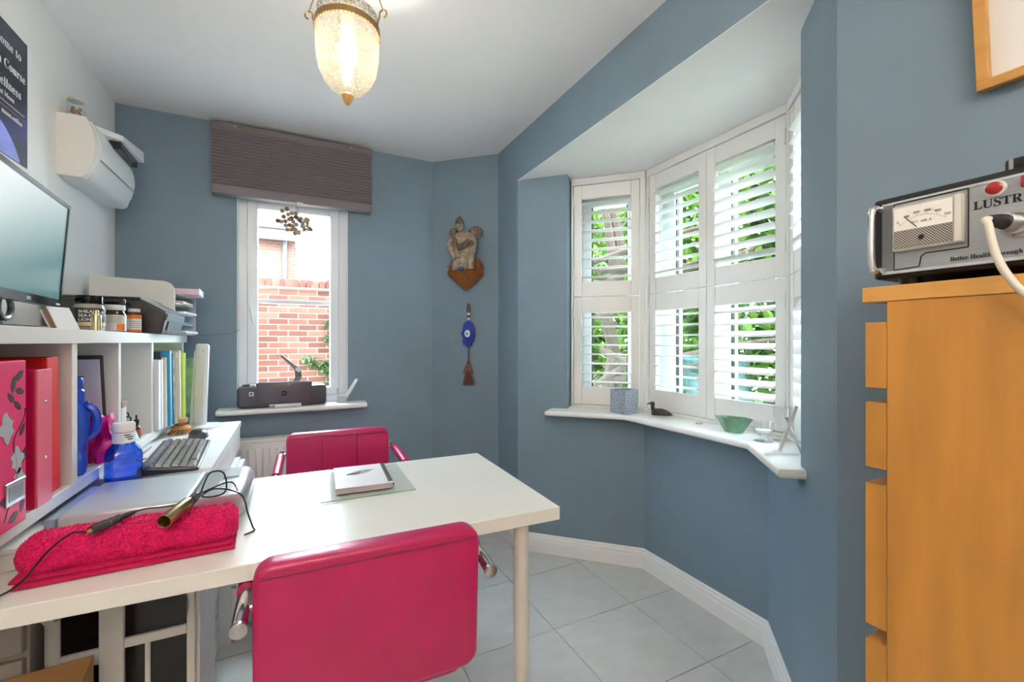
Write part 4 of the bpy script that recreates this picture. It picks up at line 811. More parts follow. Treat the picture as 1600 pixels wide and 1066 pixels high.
# ------------------------------------------------------------------ angled wall ornaments
wr = math.atan2(-.679, .734)
t = thing('winged_carving', 'carved winged torso of weathered wood with a shaggy raffia skirt', 'wall ornament', (1.020-.003, 2.693-.003, 1.53), wr)
cw = M('weathered_wood', '#a08f7c', .85, var=.45, vs_=45, bump=.9, bs=70); cw2 = M('weathered_wood_dark', '#6f6155', .9, var=.4, vs_=60, bump=.8, bs=90)
g = G(); rows = [(-.03, .055, .13), (-.022, .062, .17), (-.014, .060, .22), (-.012, .070, .28), (-.012, .078, .33), (-.008, .060, .36), (-.008, .030, .375)]
vs_ = []; n = 18
for cx, r_, z in rows: vs_ += [(cx+r_*math.cos(2*PI*k/n), -.045+.042*(r_/.07)*math.sin(2*PI*k/n), z) for k in range(n)]
g.add(vs_, [(i*n+j, i*n+(j+1) % n, (i+1)*n+(j+1) % n, (i+1)*n+j) for i in range(len(rows)-1) for j in range(n)]+[tuple(range(n-1, -1, -1)), tuple((len(rows)-1)*n+j for j in range(n))])
part('torso', g, cw, t, smooth=True)
hd = part('head', G().ball((-.03, -.055, .415), .03, 14, 10, (.85, .9, 1.25)), cw, t, smooth=True); part('headdress', G().lathe([(.028, .425), (.024, .45), (.006, .475)], 12, Matrix.Translation((-.032, -.052, 0))), cw2, hd, smooth=True)
part('nose', G().ball((-.03, -.083, .41), .007, 8, 6), cw, hd, smooth=True); part('brow', G().tube([(-.048, -.078, .424), (-.03, -.084, .428), (-.012, -.078, .424)], .004, 6), cw2, hd, smooth=True)
for s, cx in ((-1, -.085), (1, .062)):
    wg = part('wing', G().ball((cx, -.02, .375), .045, 12, 8, (.8, .35, .75) if s < 0 else (1.1, .35, .8)), cw2, t, smooth=True)
    for k in range(5): part('feather', G().tube([(cx-s*.02, -.036, .39-k*.012), (cx+s*(.03 if s < 0 else .045), -.028, .395-k*.017)], [.006, .003], 6), cw, wg, smooth=True)
part('arm', G().tube(smoothpts([(-.085, -.05, .345), (-.092, -.065, .29), (-.070, -.085, .235), (-.045, -.09, .20)], 4), [.02]*5+[.017]*4+[.014]*4, 10), cw, t, smooth=True)
part('arm', G().tube(smoothpts([(.062, -.05, .33), (.070, -.07, .27), (.060, -.085, .20), (.055, -.08, .13)], 4), [.019]*5+[.018]*4+[.02]*4, 10), cw, t, smooth=True)
part('boss', G().lathe([(.018, 0), (.018, .008), (.008, .014)], 14, Matrix.Translation((.062, -.088, .29)) @ Matrix.Rotation(PI/2, 4, 'X')), cw2, t, smooth=True)
for k in range(5): part('sash_fold', G().tube(smoothpts([(-.075+.01*k, -.085, .345-.006*k), (-.02, -.10, .285-.009*k), (.045, -.09, .315-.01*k)], 4), .005, 6), cw2, t, smooth=True)
part('blue_patch', G().ball((-.01, -.085, .135), .022, 12, 8, (1.2, .4, .5)), M('faded_blue', '#3f5f8e', .7), t, smooth=True)
raf = G(); rr = random.Random(11)
for k in range(1000):
    a = rr.uniform(-1, 1); z0 = rr.uniform(.12, .215)-abs(a)*.015; x0 = a*.098; y0 = -.012-rr.random()*.055*(1-abs(a)*.6)
    bot = max(.0, abs(a-.05)*.085+rr.uniform(-.01, .05)); p = Vector((x0, y0, z0)); ln = max(.03, z0-bot)
    q1 = p+Vector((a*.018+rr.uniform(-.012, .012), rr.uniform(-.012, .004), -ln*.5)); q2 = p+Vector((-a*.012+rr.uniform(-.022, .022), rr.uniform(-.01, .008), -ln))
    q1.y = min(q1.y, -.004); q2.y = min(q2.y, -.003)
    raf.tube([p, q1, q2], [.0024, .002, .0008], 4)
part('raffia_skirt', raf, M('raffia', '#9a5f33', .85, var=.4, vs_=60), t, kind='stuff')
part('hanger', G().tube([(0, -.002, .37), (0, -.03, .37)], .004, 6), steel, t)
t = thing('evil_eye_charm', 'blue glass hand charm with white eye on a brown tasselled cord', 'wall ornament', (1.029-.003, 2.686-.003, .918), wr)
bn = M('brown_cord', '#5b4038', .8, var=.3, vs_=90); cob = M('cobalt_glass', '#1a2f9c', .12, coat=.4)
part('loop_cord', G().tube(smoothpts([(-.006, -.006, .43), (-.008, -.006, .50), (0, -.006, .529), (.008, -.006, .50), (.006, -.006, .43)], 5), .0035, 7), bn, t, smooth=True)
part('cord', G().tube([(0, -.007, .14), (0, -.007, .44)], .0045, 7), bn, t, smooth=True)
for z in (.462, .430): part('bead', G().ball((0, -.008, z), .0105, 12, 8), M('bead_white', '#e9e6e6', .3), t, smooth=True)
part('bead', G().ball((0, -.008, .446), .008, 10, 7), M('bead_red', '#6a3230', .4), t, smooth=True)
hp = [(-.030, .40), (-.012, .415), (.010, .418), (.032, .405), (.044, .375), (.047, .33), (.040, .29), (.025, .27), (.022, .255), (.008, .255), (.004, .245), (-.012, .248), (-.016, .262), (-.034, .262), (-.040, .285), (-.036, .31), (-.046, .325), (-.050, .34), (-.040, .352), (-.036, .375)]
hn = part('hand', G().ext(hp, 'y', -.020, -.004), cob, t, smooth=True, bevel=.004)
for r_, y_, m_ in ((.024, -.0225, M('eye_white', '#e8ecf2', .2)), (.013, -.0235, M('eye_sky', '#7fb4dc', .2)), (.006, -.0245, ink)):
    part('eye', G().lathe([(r_, 0), (r_*.8, .002)], 22, Matrix.Translation((-.004, y_+.002, .335)) @ Matrix.Rotation(PI/2, 4, 'X') @ Matrix.Diagonal((.8, 1, 1, 1))), m_, hn, smooth=True)
for k in range(12):
    a = (k-5.5)/5.5; part('tassel_strand', G().tube([(a*.012, -.008-.004*(k % 3), .095), (a*.026, -.008-.004*(k % 3), .05), (a*.036, -.007, .002+.006*(k % 2))], [.0045, .005, .0055], 6), M('tassel_brown', '#6b4437', .8, var=.3, vs_=70), t, smooth=True)
for k in range(8):
    a = (k-3.5)/3.5; part('tassel_strand', G().tube([(a*.006, -.012, .15), (a*.022, -.014, .11), (a*.032, -.012, .075)], [.005, .0055, .006], 6), M('tassel_tan', '#7e5e50', .8, var=.3, vs_=70), t, smooth=True)
part('tassel_knot', G().ball((0, -.010, .148), .012, 10, 7), M('bead_red', '#6a3230'), t, smooth=True)

# ------------------------------------------------------------------ pendant lamp
t = thing('pendant_lamp', 'bell jar pendant lamp of mottled glass with brass ring under the ceiling', 'lamp', (.143, 1.35, 1.885), 0)
mg = bpy.data.materials.new('mottled_glass'); mg.use_nodes = True; nt = mg.node_tree; nt.nodes.clear()
o = nt.nodes.new('ShaderNodeOutputMaterial'); tr_ = nt.nodes.new('ShaderNodeBsdfTransparent'); df = nt.nodes.new('ShaderNodeBsdfTranslucent'); gl = nt.nodes.new('ShaderNodeBsdfGlossy'); dd = nt.nodes.new('ShaderNodeBsdfDiffuse')
m1 = nt.nodes.new('ShaderNodeMixShader'); m2 = nt.nodes.new('ShaderNodeMixShader'); m3 = nt.nodes.new('ShaderNodeMixShader'); tc = nt.nodes.new('ShaderNodeTexCoord'); no = nt.nodes.new('ShaderNodeTexNoise'); no.inputs['Scale'].default_value = 190; no.inputs['Detail'].default_value = 3
rp = nt.nodes.new('ShaderNodeValToRGB'); rp.color_ramp.elements[0].position = .36; rp.color_ramp.elements[1].position = .58; rp.color_ramp.elements[0].color = (.75, .75, .75, 1); rp.color_ramp.elements[1].color = (.14, .14, .14, 1)
tr_.inputs[0].default_value = (1, .97, .9, 1); df.inputs[0].default_value = (.040, .035, .025, 1); dd.inputs[0].default_value = (.075, .07, .055, 1); gl.inputs['Roughness'].default_value = .12
nt.links.new(tc.outputs['Object'], no.inputs['Vector']); nt.links.new(no.outputs['Fac'], rp.inputs[0]); nt.links.new(rp.outputs[0], m1.inputs[0]); m3.inputs[0].default_value = .45
nt.links.new(df.outputs[0], m3.inputs[1]); nt.links.new(dd.outputs[0], m3.inputs[2]); nt.links.new(m3.outputs[0], m1.inputs[1]); nt.links.new(tr_.outputs[0], m1.inputs[2]); m2.inputs[0].default_value = .08; nt.links.new(m1.outputs[0], m2.inputs[1]); nt.links.new(gl.outputs[0], m2.inputs[2]); nt.links.new(m2.outputs[0], o.inputs[0])
prf = [(.004, .026), (.02, .030), (.045, .044), (.066, .068), (.080, .10), (.086, .14), (.087, .19), (.085, .215), (.080, .235), (.078, .250), (.083, .262)]
jar = part('glass_jar', G().lathe(prf, 40, None, True), mg, t, smooth=True)
part('brass_ring', G().lathe([(.0865, .208), (.090, .209), (.090, .226), (.0865, .227), (.0865, .208)], 40, None, True), brass, t, smooth=True)
bm_ = mesh('ring_bead', G().ball((0, 0, 0), .0022, 6, 4), brass)
rg = [c for c in t.children][-1] if False else None
for k in range(56): share('ring_bead', bm_, t, (.0895*math.cos(2*PI*k/56), .0895*math.sin(2*PI*k/56), .2062))
fin = part('finial', G().lathe([(.003, 0), (.010, .008), (.014, .018), (.017, .026), (.013, .031), (.008, .034)], 20), M('amber_finial', '#d9a45c', .2, metal=.3), t, smooth=True)
yaw = .4627
for a in (PI+.1-yaw, -.15-yaw, PI/2+.2):
    c_, s_ = math.cos(a), math.sin(a); hk = part('hook', G().tube([(.090*c_, .090*s_, .216), (.094*c_, .094*s_, .236), (.098*c_, .098*s_, .245)]+[((.108+.011*math.cos(b_))*c_, (.108+.011*math.cos(b_))*s_, .252+.011*math.sin(b_)) for b_ in [PI+.4-k*.55 for k in range(10)]], .0024, 7), brass, t, smooth=True)
    part('chain', G().tube([(.108*c_, .108*s_, .262), (.03*c_, .03*s_, .49)], .0018, 6), brass, hk)
part('lamp_holder', G().lathe([(.016, .20), (.018, .21), (.018, .27), (.012, .28), (.012, .50)], 18), M('holder_tan', '#d8c3a4', .5), t, smooth=True)
part('ceiling_rose', G().lathe([(.04, .490), (.05, .50), (.05, .515)], 26), brass, t, smooth=True)
part('bulb', G().lathe([(.003, .105), (.018, .115), (.028, .14), (.026, .165), (.014, .195), (.013, .20)], 20), M('warm_bulb', '#ffe2b8', .3, emit='#fffaf4', es=185), t, smooth=True)

# ------------------------------------------------------------------ things on the bay sill
SZ = .825
t = thing('textured_box', 'square grey box with stone texture on the bay sill corner', 'box', (1.566, 1.815, SZ), D(9))
bm2 = bpy.data.materials.new('crackled_grey'); bm2.use_nodes = True; nt = bm2.node_tree; b = nt.nodes['Principled BSDF']; b.inputs['Roughness'].default_value = .5; tc = nt.nodes.new('ShaderNodeTexCoord'); vo = nt.nodes.new('ShaderNodeTexVoronoi'); vo.feature = 'DISTANCE_TO_EDGE'; vo.inputs['Scale'].default_value = 70; rp = nt.nodes.new('ShaderNodeValToRGB'); rp.color_ramp.elements[0].color = lin('#6f7a88'); rp.color_ramp.elements[1].position = .16; rp.color_ramp.elements[1].color = lin('#a8b2be')
nt.links.new(tc.outputs['Object'], vo.inputs['Vector']); nt.links.new(vo.outputs['Distance'], rp.inputs[0]); nt.links.new(rp.outputs[0], b.inputs['Base Color'])
for x0, x1, y0, y1 in ((-.05, .05, -.05, -.045), (-.05, .05, .045, .05), (-.05, -.045, -.045, .045), (.045, .05, -.045, .045)): part('side', G().rbox(x0, x1, y0, y1, .0, .125, .0008, 1), bm2, t)
part('base', G().box(-.045, .045, -.045, .045, .001, .006), bm2, t)
t = thing('bird_figurine', 'small dark carved diver bird figurine on the bay sill', 'figurine', (1.655, 1.648, SZ), D(-48))
dk = M('dark_carved_wood', '#2e2724', .45, var=.3, vs_=60)
g = G(); rows = [(-.042, .010, .012, .018), (-.034, .018, .016, .020), (-.015, .022, .018, .022), (.01, .022, .018, .022), (.032, .016, .014, .018), (.052, .006, .006, .012), (.060, .002, .002, .010)]
n = 12; vs_ = []
for x, ry, rz_, zc in rows: vs_ += [(x, ry*math.cos(2*PI*k/n), max(0, zc+rz_*math.sin(2*PI*k/n))) for k in range(n)]
g.add(vs_, [(i*n+j, i*n+(j+1) % n, (i+1)*n+(j+1) % n, (i+1)*n+j) for i in range(len(rows)-1) for j in range(n)]+[tuple(range(n-1, -1, -1)), tuple((len(rows)-1)*n+j for j in range(n))])
part('body', g, dk, t, smooth=True)
part('neck', G().tube(smoothpts([(-.030, 0, .028), (-.036, 0, .042), (-.034, 0, .056)], 4), [.012]*3+[.010]*3+[.009]*3, 10), dk, t, smooth=True); hd = part('head', G().ball((-.038, 0, .063), .0115, 12, 8, (1.15, .9, .95)), dk, t, smooth=True)
part('beak', G().tube([(-.046, 0, .063), (-.066, 0, .061)], [.005, .001], 8), M('beak_black', '#151313', .3), hd, smooth=True); part('eye', G().ball((-.043, -.009, .066), .002, 6, 5), M('eye_pale', '#c9c2b8', .3), hd)
part('wing', G().ball((.01, -.0195, .026), .02, 10, 7, (1.5, .2, .55)), M('wing_brown', '#463b35', .5, var=.4, vs_=120), t, smooth=True)
t = thing('green_bowl', 'green glazed angular pottery bowl on the bay sill', 'bowl', (1.640, 1.225, SZ), D(-70))
gm = M('green_glaze', '#5f8a6c', .2, var=.2, vs_=25, coat=.3)
def lozenge(r, z, k=.55): return [(r*1.25, 0, z), (r*.6, r*.52, z), (-r*.6, r*.52, z), (-r*1.25, 0, z), (-r*.6, -r*.52, z), (r*.6, -r*.52, z)]
g = G(); rws = [(.026, 0), (.030, .004), (.058, .058), (.0595, .062), (.056, .062), (.027, .010)]
vs_ = [p for r_, z in rws for p in lozenge(r_, z)]; g.add(vs_, [(i*6+j, i*6+(j+1) % 6, (i+1)*6+(j+1) % 6, (i+1)*6+j) for i in range(5) for j in range(6)]+[tuple(range(5, -1, -1)), tuple(30+j for j in range(6))])
part('bowl', g, gm, t, bevel=.002); part('drip_mark', G().ball((-.015, -.026, .035), .006, 8, 6, (.4, .3, 2)), M('brown_glaze', '#6a6a3e', .3), t, smooth=True)
t = thing('dessert_glass', 'short footed glass dish beside the green bowl', 'glass', (1.590, 1.062, SZ), 0)
part('bowl', G().lathe([(.006, .022), (.020, .026), (.032, .045), (.036, .075), (.034, .075), (.030, .046), (.018, .030), (.001, .028)], 24, None, True), glass_m, t, smooth=True); part('foot', G().lathe([(.034, 0), (.034, .003), (.012, .008), (.007, .022)], 8), glass_m, t)
part('liquid', G().lathe([(.012, .031), (.022, .0325), (.028, .044)], 18), M('clear_wax', '#eef2f2', .25), t, smooth=True)
t = thing('tall_glass', 'tall tapered glass goblet with folded rim behind the dessert dish', 'glass', (1.660, 1.035, SZ), 0)
part('bowl', G().lathe([(.008, .03), (.016, .045), (.030, .10), (.032, .128), (.030, .128), (.028, .10), (.014, .047), (.001, .036)], 22, None, True), glass_m, t, smooth=True); part('foot', G().lathe([(.032, 0), (.032, .003), (.010, .008), (.006, .03)], 20), glass_m, t, smooth=True); part('rim', G().lathe([(.030, .124), (.0345, .126), (.0345, .131), (.030, .131), (.030, .124)], 22, None, True), glass_m, t, smooth=True)
t = thing('photo_easel', 'silver picture frame propped on its strut at the sill end', 'picture frame', (1.487, .915, SZ), D(-61))
Rm = Matrix.Rotation(D(17), 4, 'Y')
part('frame', G().rbox(-.055-.002, -.045-.002, -.05, .05, .0, .16, .001, 1, Matrix.Translation((.035, 0, .0)) @ Rm), M('pale_silver', '#cfcac6', .25, metal=.6), t); part('picture', G().box(-.0572-.002, -.057-.002, -.042, .042, .01, .152, Matrix.Translation((.035, 0, .0)) @ Rm), M('photo_print', '#7f8f86', .4, var=.4, vs_=20), t)
part('strut', G().add([(-.003, -.012, .125), (-.003, .012, .125), (.001, .012, .125), (.001, -.012, .125), (.045, -.014, 0), (.045, .014, 0), (.049, .014, 0), (.049, -.014, 0)], [(0, 1, 2, 3), (4, 5, 6, 7), (0, 1, 5, 4), (1, 2, 6, 5), (2, 3, 7, 6), (3, 0, 4, 7)]), M('strut_grey', '#b7c1c6', .4), t); part('hinge', G().tube([(.002, -.012, .118), (.002, .012, .118)], .004, 8), black_pl, t)
single('ring_pull', G().tube([(.014*math.cos(a), .014*math.sin(a), .0018) for a in [2*PI*k/20 for k in range(21)]], .0016, 6, False), M('pale_gold', '#c9b389'), 'tiny pale gold ring lying on the bay sill', 'ring', (1.665, 1.42, SZ), smooth=True)

# ------------------------------------------------------------------ chest of drawers, device, picture
CX = .80
t = thing('chest_of_drawers', 'tall honey coloured wooden chest with stepped drawer fronts against the blue wall', 'chest of drawers', (.98, .12, 0), 0)
part('side_panel', G().rbox(CX, CX+.02, -.14, .341, .04, 1.262, .001, 1), wood, t, True); part('side_panel', G().rbox(1.142, 1.162, -.14, .341, .04, 1.262, .001, 1), wood, t, True)
part('back_panel', G().box(CX+.02, 1.142, -.14, -.128, .05, 1.262), wood, t, True); part('top', G().rbox(CX-.002, 1.166, -.15, .372, 1.262, 1.285, .001, 1), wood_light, t, True); part('plinth', G().box(CX+.01, 1.15, -.13, .32, 0, .05), wood, t, True)
zs = [(1.130, 1.231), (1.007, 1.108), (.763, .983), (.52, .740), (.28, .497), (.07, .257)]
for a, b in zs:
    dr = part('drawer', G().rbox(CX+.0005, 1.162, .3415, .369, a, b, .0008, 1), wood, t, True)
    part('drawer_box', G().box(CX+.024, 1.138, -.11, .341, a+.01, b-.02), wood_light, dr, True)
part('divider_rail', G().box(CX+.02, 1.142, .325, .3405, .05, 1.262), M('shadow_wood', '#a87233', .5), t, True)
FX = .815
t = thing('electrotherapy_unit', 'silver fronted electrical unit with analogue meter and red buttons on the chest', 'meter', (.96, .13, 1.285), 0)
alu = M('brushed_aluminium', '#aeb2b5', .35, metal=.7, var=.05, vs_=30, stretch=(1, 1, 20))
part('case', G().rbox(FX+.004, 1.13, -.16, .366, 1.298, 1.422, .004, 2), M('unit_black', '#18181a', .45), t, True)
part('front_panel', G().rbox(FX, FX+.004, -.155, .353, 1.304, 1.412, .001, 1), alu, t, True)
part('lower_trim', G().box(FX-.001, FX, -.155, .353, 1.304, 1.308), M('trim_bright', '#dcdfe2', .2, metal=.8), t, True); part('upper_trim', G().box(FX-.001, FX, -.155, .353, 1.409, 1.412), M('trim_bright', '#dcdfe2'), t, True)
part('handle', G().tube(smoothpts([(FX, .354, 1.404), (FX-.014, .357, 1.405), (FX-.020, .3585, 1.392), (FX-.020, .3585, 1.324), (FX-.014, .357, 1.311), (FX, .354, 1.312)], 5), .0052, 12), chrome, t, True, True)
for x in (FX+.03, 1.09):
    for y in (-.12, .33): part('foot', G().lathe([(.012, 1.285), (.014, 1.2985)], 14, Matrix.Translation((x, y, 0))), black_pl, t, True, True)
def fy(pts, x0, x1): return G().ext(pts, 'x', x0, x1)
olw = .0011
ol = [(.338, 1.408), (.256, 1.408), (.256, 1.329), (.301, 1.329), (.306, 1.325), (.308, 1.311), (.338, 1.309)]
g = G()
for i in range(len(ol)):
    a, b = ol[i], ol[(i+1) % len(ol)]; g.tube([(FX-.0004, a[0], a[1]), (FX-.0004, b[0], b[1])], .0008, 4)
part('panel_outline', g, ink, t, True)
part('left_panel', G().box(FX-.0006, FX, .3395, .353, 1.309, 1.408), M('dark_aluminium', '#7d8083', .4, metal=.6), t, True)
mt = part('meter', G().rbox(FX-.012, FX-.0005, .258, .336, 1.335, 1.402, .0025, 2), M('meter_housing', '#b9b7b0', .2), t, True, True)
part('dial', G().box(FX-.0128, FX-.012, .268, .333, 1.3645, 1.398), M('dial_white', '#efede8', .4), mt, True)
dm = bpy.data.materials.new('meter_mesh'); dm.use_nodes = True; nt = dm.node_tree; b = nt.nodes['Principled BSDF']; ck = nt.nodes.new('ShaderNodeTexChecker'); tc = nt.nodes.new('ShaderNodeTexCoord'); nt.links.new(tc.outputs['Object'], ck.inputs['Vector']); ck.inputs['Scale'].default_value = 520; ck.inputs['Color1'].default_value = lin('#3f3d39'); ck.inputs['Color2'].default_value = lin('#b4b0a8'); nt.links.new(ck.outputs[0], b.inputs['Base Color'])
part('mesh_strip', G().box(FX-.0130, FX-.012, .268, .333, 1.339, 1.3645), dm, mt, True)
part('clear_edge', G().rbox(FX-.0135, FX-.012, .2595, .2665, 1.337, 1.401, .0005, 1), M('meter_edge', '#d8d4cc', .12), mt, True)
part('adjuster', G().lathe([(.0032, 0), (.0032, .0015)], 14, Matrix.Translation((FX-.013, .301, 1.351)) @ Matrix.Rotation(-PI/2, 4, 'Y')), ink, mt, True)
part('needle', G().tube([(FX-.0133, .320, 1.384), (FX-.0133, .306, 1.366)], .0005, 4), ink, mt, True)
pc = Vector((0, .3005, 1.345)); nums = ['0', '100', '200', '300', '400', '500']
inv = FR[t.name].inverted()
for k in range(26):
    a = D(132-84*k/25); r0 = .0365; r1 = .0395 if k % 5 == 0 else .038
    part('tick', G().tube([(FX-.0130, pc.y-r0*math.cos(a)*-1*-1 if False else pc.y-r0*math.cos(a), pc.z+r0*math.sin(a)), (FX-.0130, pc.y-r1*math.cos(a), pc.z+r1*math.sin(a))], .0002, 4), ink, mt, True)
    if k % 5 == 0: text('scale_number', nums[k//5], .0048, inv @ Vector((FX-.0131, pc.y-.0412*math.cos(a), pc.z+.0412*math.sin(a))), (0, -1, 0), (0, 0, 1), ink, mt, 'CENTER', .0001)
text('scale_caption', 'A.C.  milli  A', .0042, inv @ Vector((FX-.0131, .3005, 1.3725)), (0, -1, 0), (0, 0, 1), ink, mt, 'CENTER', .0001)
text('unit_name', serif('LUSTR'), .0155, inv @ Vector((FX-.0006, .2515, 1.377)), (0, -1, 0), (0, 0, 1), ink, t, 'LEFT', .0003, .88)
text('slogan', serif('Better Health Through'), .0082, inv @ Vector((FX-.0006, .2745, 1.3125)), (0, -1, 0), (0, 0, 1), ink, t, 'LEFT', .0003, .84)
for y_, m_ in ((.2305, M('button_red', '#9c1512', .2, coat=.4)),):
    rb = part('button_bezel', G().lathe([(.0105, 0), (.0105, .003), (.0085, .004)], 22, Matrix.Translation((FX, y_, 1.3995)) @ Matrix.Rotation(-PI/2, 4, 'Y')), M('bezel_pale', '#cfd0d0', .25), t, True, True)
    part('button', G().lathe([(.008, .003), (.008, .007), (.006, .0085)], 22, Matrix.Translation((FX, y_, 1.3995)) @ Matrix.Rotation(-PI/2, 4, 'Y')), m_, rb, True, True)
part('rocker_switch', G().rbox(FX-.008, FX, .188, .207, 1.393, 1.4075, .0015, 2), M('button_red', '#9c1512'), t, True, True)
cn = part('socket', G().lathe([(.017, 0), (.017, .003), (.013, .004), (.013, .010), (.011, .012)], 24, Matrix.Translation((FX, .2105, 1.349)) @ Matrix.Rotation(-PI/2, 4, 'Y')), steel, t, True, True)
for z in (1.362, 1.336): part('screw', G().lathe([(.0022, 0), (.0015, .0015)], 10, Matrix.Translation((FX-.003, .2135, z)) @ Matrix.Rotation(-PI/2, 4, 'Y')), chrome, cn, True)
pd = Vector((-.026, .012, .004)); pb = Vector((FX-.010, .212, 1.349))
part('plug', G().tube([pb, pb+pd*.45], .0108, 18), steel, cn, True, True); part('plug_boot', G().tube([pb+pd*.46, pb+pd*.8, pb+pd*1.1], [.0095, .008, .0055], 16), black_pl, cn, True, True)
ce = pb+pd*1.1
part('cable', G().tube(smoothpts([ce, ce+Vector((-.006, .002, -.001)), (.770, .2245, 1.347), (.770, .222, 1.331), (.770, .217, 1.306), (.772, .208, 1.281), (.775, .193, 1.256), (.778, .16, 1.225), (.78, .11, 1.19)], 7), .0043, 10), M('cream_cable', '#d9d4c6', .4), t, True, True)
t = thing('black_adaptor', 'small black box with rounded edge lying on the electrical unit', 'box', (.87, .182, 1.422), D(0))
part('body', G().rbox(-.035, .04, -.07, .047, .0, .018, .005, 3), black_pl, t, smooth=True); part('strip', G().box(-.036, -.035, .038, .042, .003, .016), steel, t)
t = thing('picture_frame', 'light wooden picture frame with white mount on the blue wall over the chest', 'picture', (XB-.002, .14, 1.672), 0)
Rm = Matrix.Rotation(D(-7), 4, 'Y')
FW, FH = .42, .52
for y0, y1, z0, z1 in ((-.21, .21, 0, .017), (-.21, .21, FH-.017, FH), (.193, .21, .017, FH-.017), (-.21, -.193, .017, FH-.017)):
    part('frame_bar', G().rbox(-.026, -.002, y0, y1, z0, z1, .001, 1, Rm), wood_light, t)
part('mount', G().box(-.010, -.008, -.193, .193, .017, FH-.017, Rm), M('mount_white', '#efeeec', .6), t); part('print', G().box(-.0108, -.010, -.10, .10, .14, .38, Rm), M('picture_print', '#b5b3aa', .6, var=.3, vs_=14), t); part('back_board', G().box(-.006, -.002, -.193, .193, .017, FH-.017, Rm), M('brown_card', '#a48d72'), t)

# ------------------------------------------------------------------ under the table
t = thing('doll_house', 'white wooden doll house with dark window panes stored under the table', 'doll house', (-.40, 1.34, 0), D(0))
dw = M('doll_house_white', '#dcdad6', .5, var=.03); dkp = M('dark_pane', '#15161a', .12)
part('wall_box', G().box(-.098, .19, .012, .26, 0, .60), dw, t)
part('pane', G().box(.045, .165, .004, .011, .50, .655), dkp, t); part('pane', G().box(.045, .083, .004, .011, .02, .475), dkp, t); part('pane', G().box(.093, .165, .004, .011, .02, .478), dkp, t)
part('pane', G().add([(-.068, .004, .49), (.01, .004, .49), (.01, .004, .68), (-.068, .004, .575), (-.068, .011, .49), (.01, .011, .49), (.01, .011, .68), (-.068, .011, .575)], [(0, 1, 2, 3), (4, 5, 6, 7), (0, 1, 5, 4), (1, 2, 6, 5), (2, 3, 7, 6), (3, 0, 4, 7)]), dkp, t); part('pane', G().box(-.068, .01, .004, .011, .02, .455), dkp, t)
part('corner_post', G().rbox(.0, .045, -.008, .012, 0, .70, .002, 1), dw, t); part('corner_post', G().rbox(.165, .182, -.004, .012, 0, .70, .002, 1), dw, t); part('corner_post', G().rbox(-.088, -.068, -.004, .012, 0, .575, .002, 1), dw, t)
part('window_rail', G().rbox(.045, .165, -.004, .012, .478, .50, .001, 1), dw, t); part('window_rail', G().rbox(-.068, .0, -.004, .012, .455, .49, .001, 1), dw, t); part('window_mullion', G().rbox(.083, .093, -.002, .012, .02, .478, .001, 1), dw, t)
part('roof_slope', G().add([(-.088, -.006, .565), (-.088, .26, .565), (.012, .26, .70), (.012, -.006, .70), (-.10, -.006, .585), (-.10, .26, .585), (-.006, .26, .712), (-.006, -.006, .712)], [(0, 1, 2, 3), (4, 5, 6, 7), (0, 1, 5, 4), (1, 2, 6, 5), (2, 3, 7, 6), (3, 0, 4, 7)]), dw, t)
part('latch', G().tube([(.158, -.004, .62), (.17, -.008, .55), (.166, -.006, .52)], .0015, 5), steel, t)
t = thing('drawer_cabinet', 'low grey-white cabinet with plain drawer fronts under the table by the wall', 'cabinet', (-.655, 1.31, 0), 0)
cg = M('cabinet_greige', '#b9b2a8', .55)
part('body', G().box(-.135, .145, .012, .262, 0, .66), cg, t)
for a, b in ((.02, .20), (.21, .40), (.415, .52), (.535, .645)):
    d_ = part('drawer', G().rbox(-.13, .14, -.006, .012, a, b, .002, 1), cg, t); part('knob', G().lathe([(.005, 0), (.007, .008), (.003, .011)], 12, Matrix.Translation((.06, -.006, (a+b)/2)) @ Matrix.Rotation(PI/2, 4, 'X')), steel, d_, smooth=True)
t = thing('cardboard_box', 'open brown cardboard box standing on the floor under the table', 'box', (-.49, 1.215, 0), D(6))
kc = M('kraft_card', '#b98a58', .85, var=.1, vs_=12)
for x0, x1, y0, y1 in ((-.10, .10, -.075, -.071), (-.10, .10, .071, .075), (-.10, -.096, -.071, .071), (.096, .10, -.071, .071)): part('side', G().box(x0, x1, y0, y1, 0, .50), kc, t)
part('base', G().box(-.096, .096, -.071, .071, .001, .005), kc, t); part('flap', G().box(-.096, .096, -.004, .0, 0, .06, Matrix.Translation((0, -.071, .50)) @ Matrix.Rotation(D(55), 4, 'X')), kc, t)
for nm_, lab, y0, y1, xf in (('drawer_pedestal', 'white drawer unit under the desk, next to the doll house', 1.722, 2.045, -.255), ('drawer_pedestal', 'white drawer unit under the desk next to the waste bin', 2.055, 2.40, -.197)):
    t = thing(nm_, lab, 'drawer unit', (xf-.21, (y0+y1)/2, 0), 0); W = (y1-y0)/2; zt = .665
    part('carcass', G().box(-.21, .19, -W, W, .0, zt), desk_white, t)
    for a, b in ((.03, .22), (.23, .43), (.44, zt-.01)):
        d_ = part('drawer', G().rbox(.190, .209, -W+.003, W-.003, a, b, .001, 1), desk_white, t); part('pull', G().rbox(.209, .217, -.05, .05, b-.03, b-.022, .002, 1), steel, d_)
single('waste_bin', G().lathe([(.062, 0), (.065, .004), (.082, .27), (.085, .275), (.082, .279), (.079, .272), (.062, .008), (.001, .008)], 30), M('bin_white', '#e6e6ea', .4), 'round white plastic waste bin on the floor beside the desk', 'bin', (-.105, 2.20, 0), smooth=True)

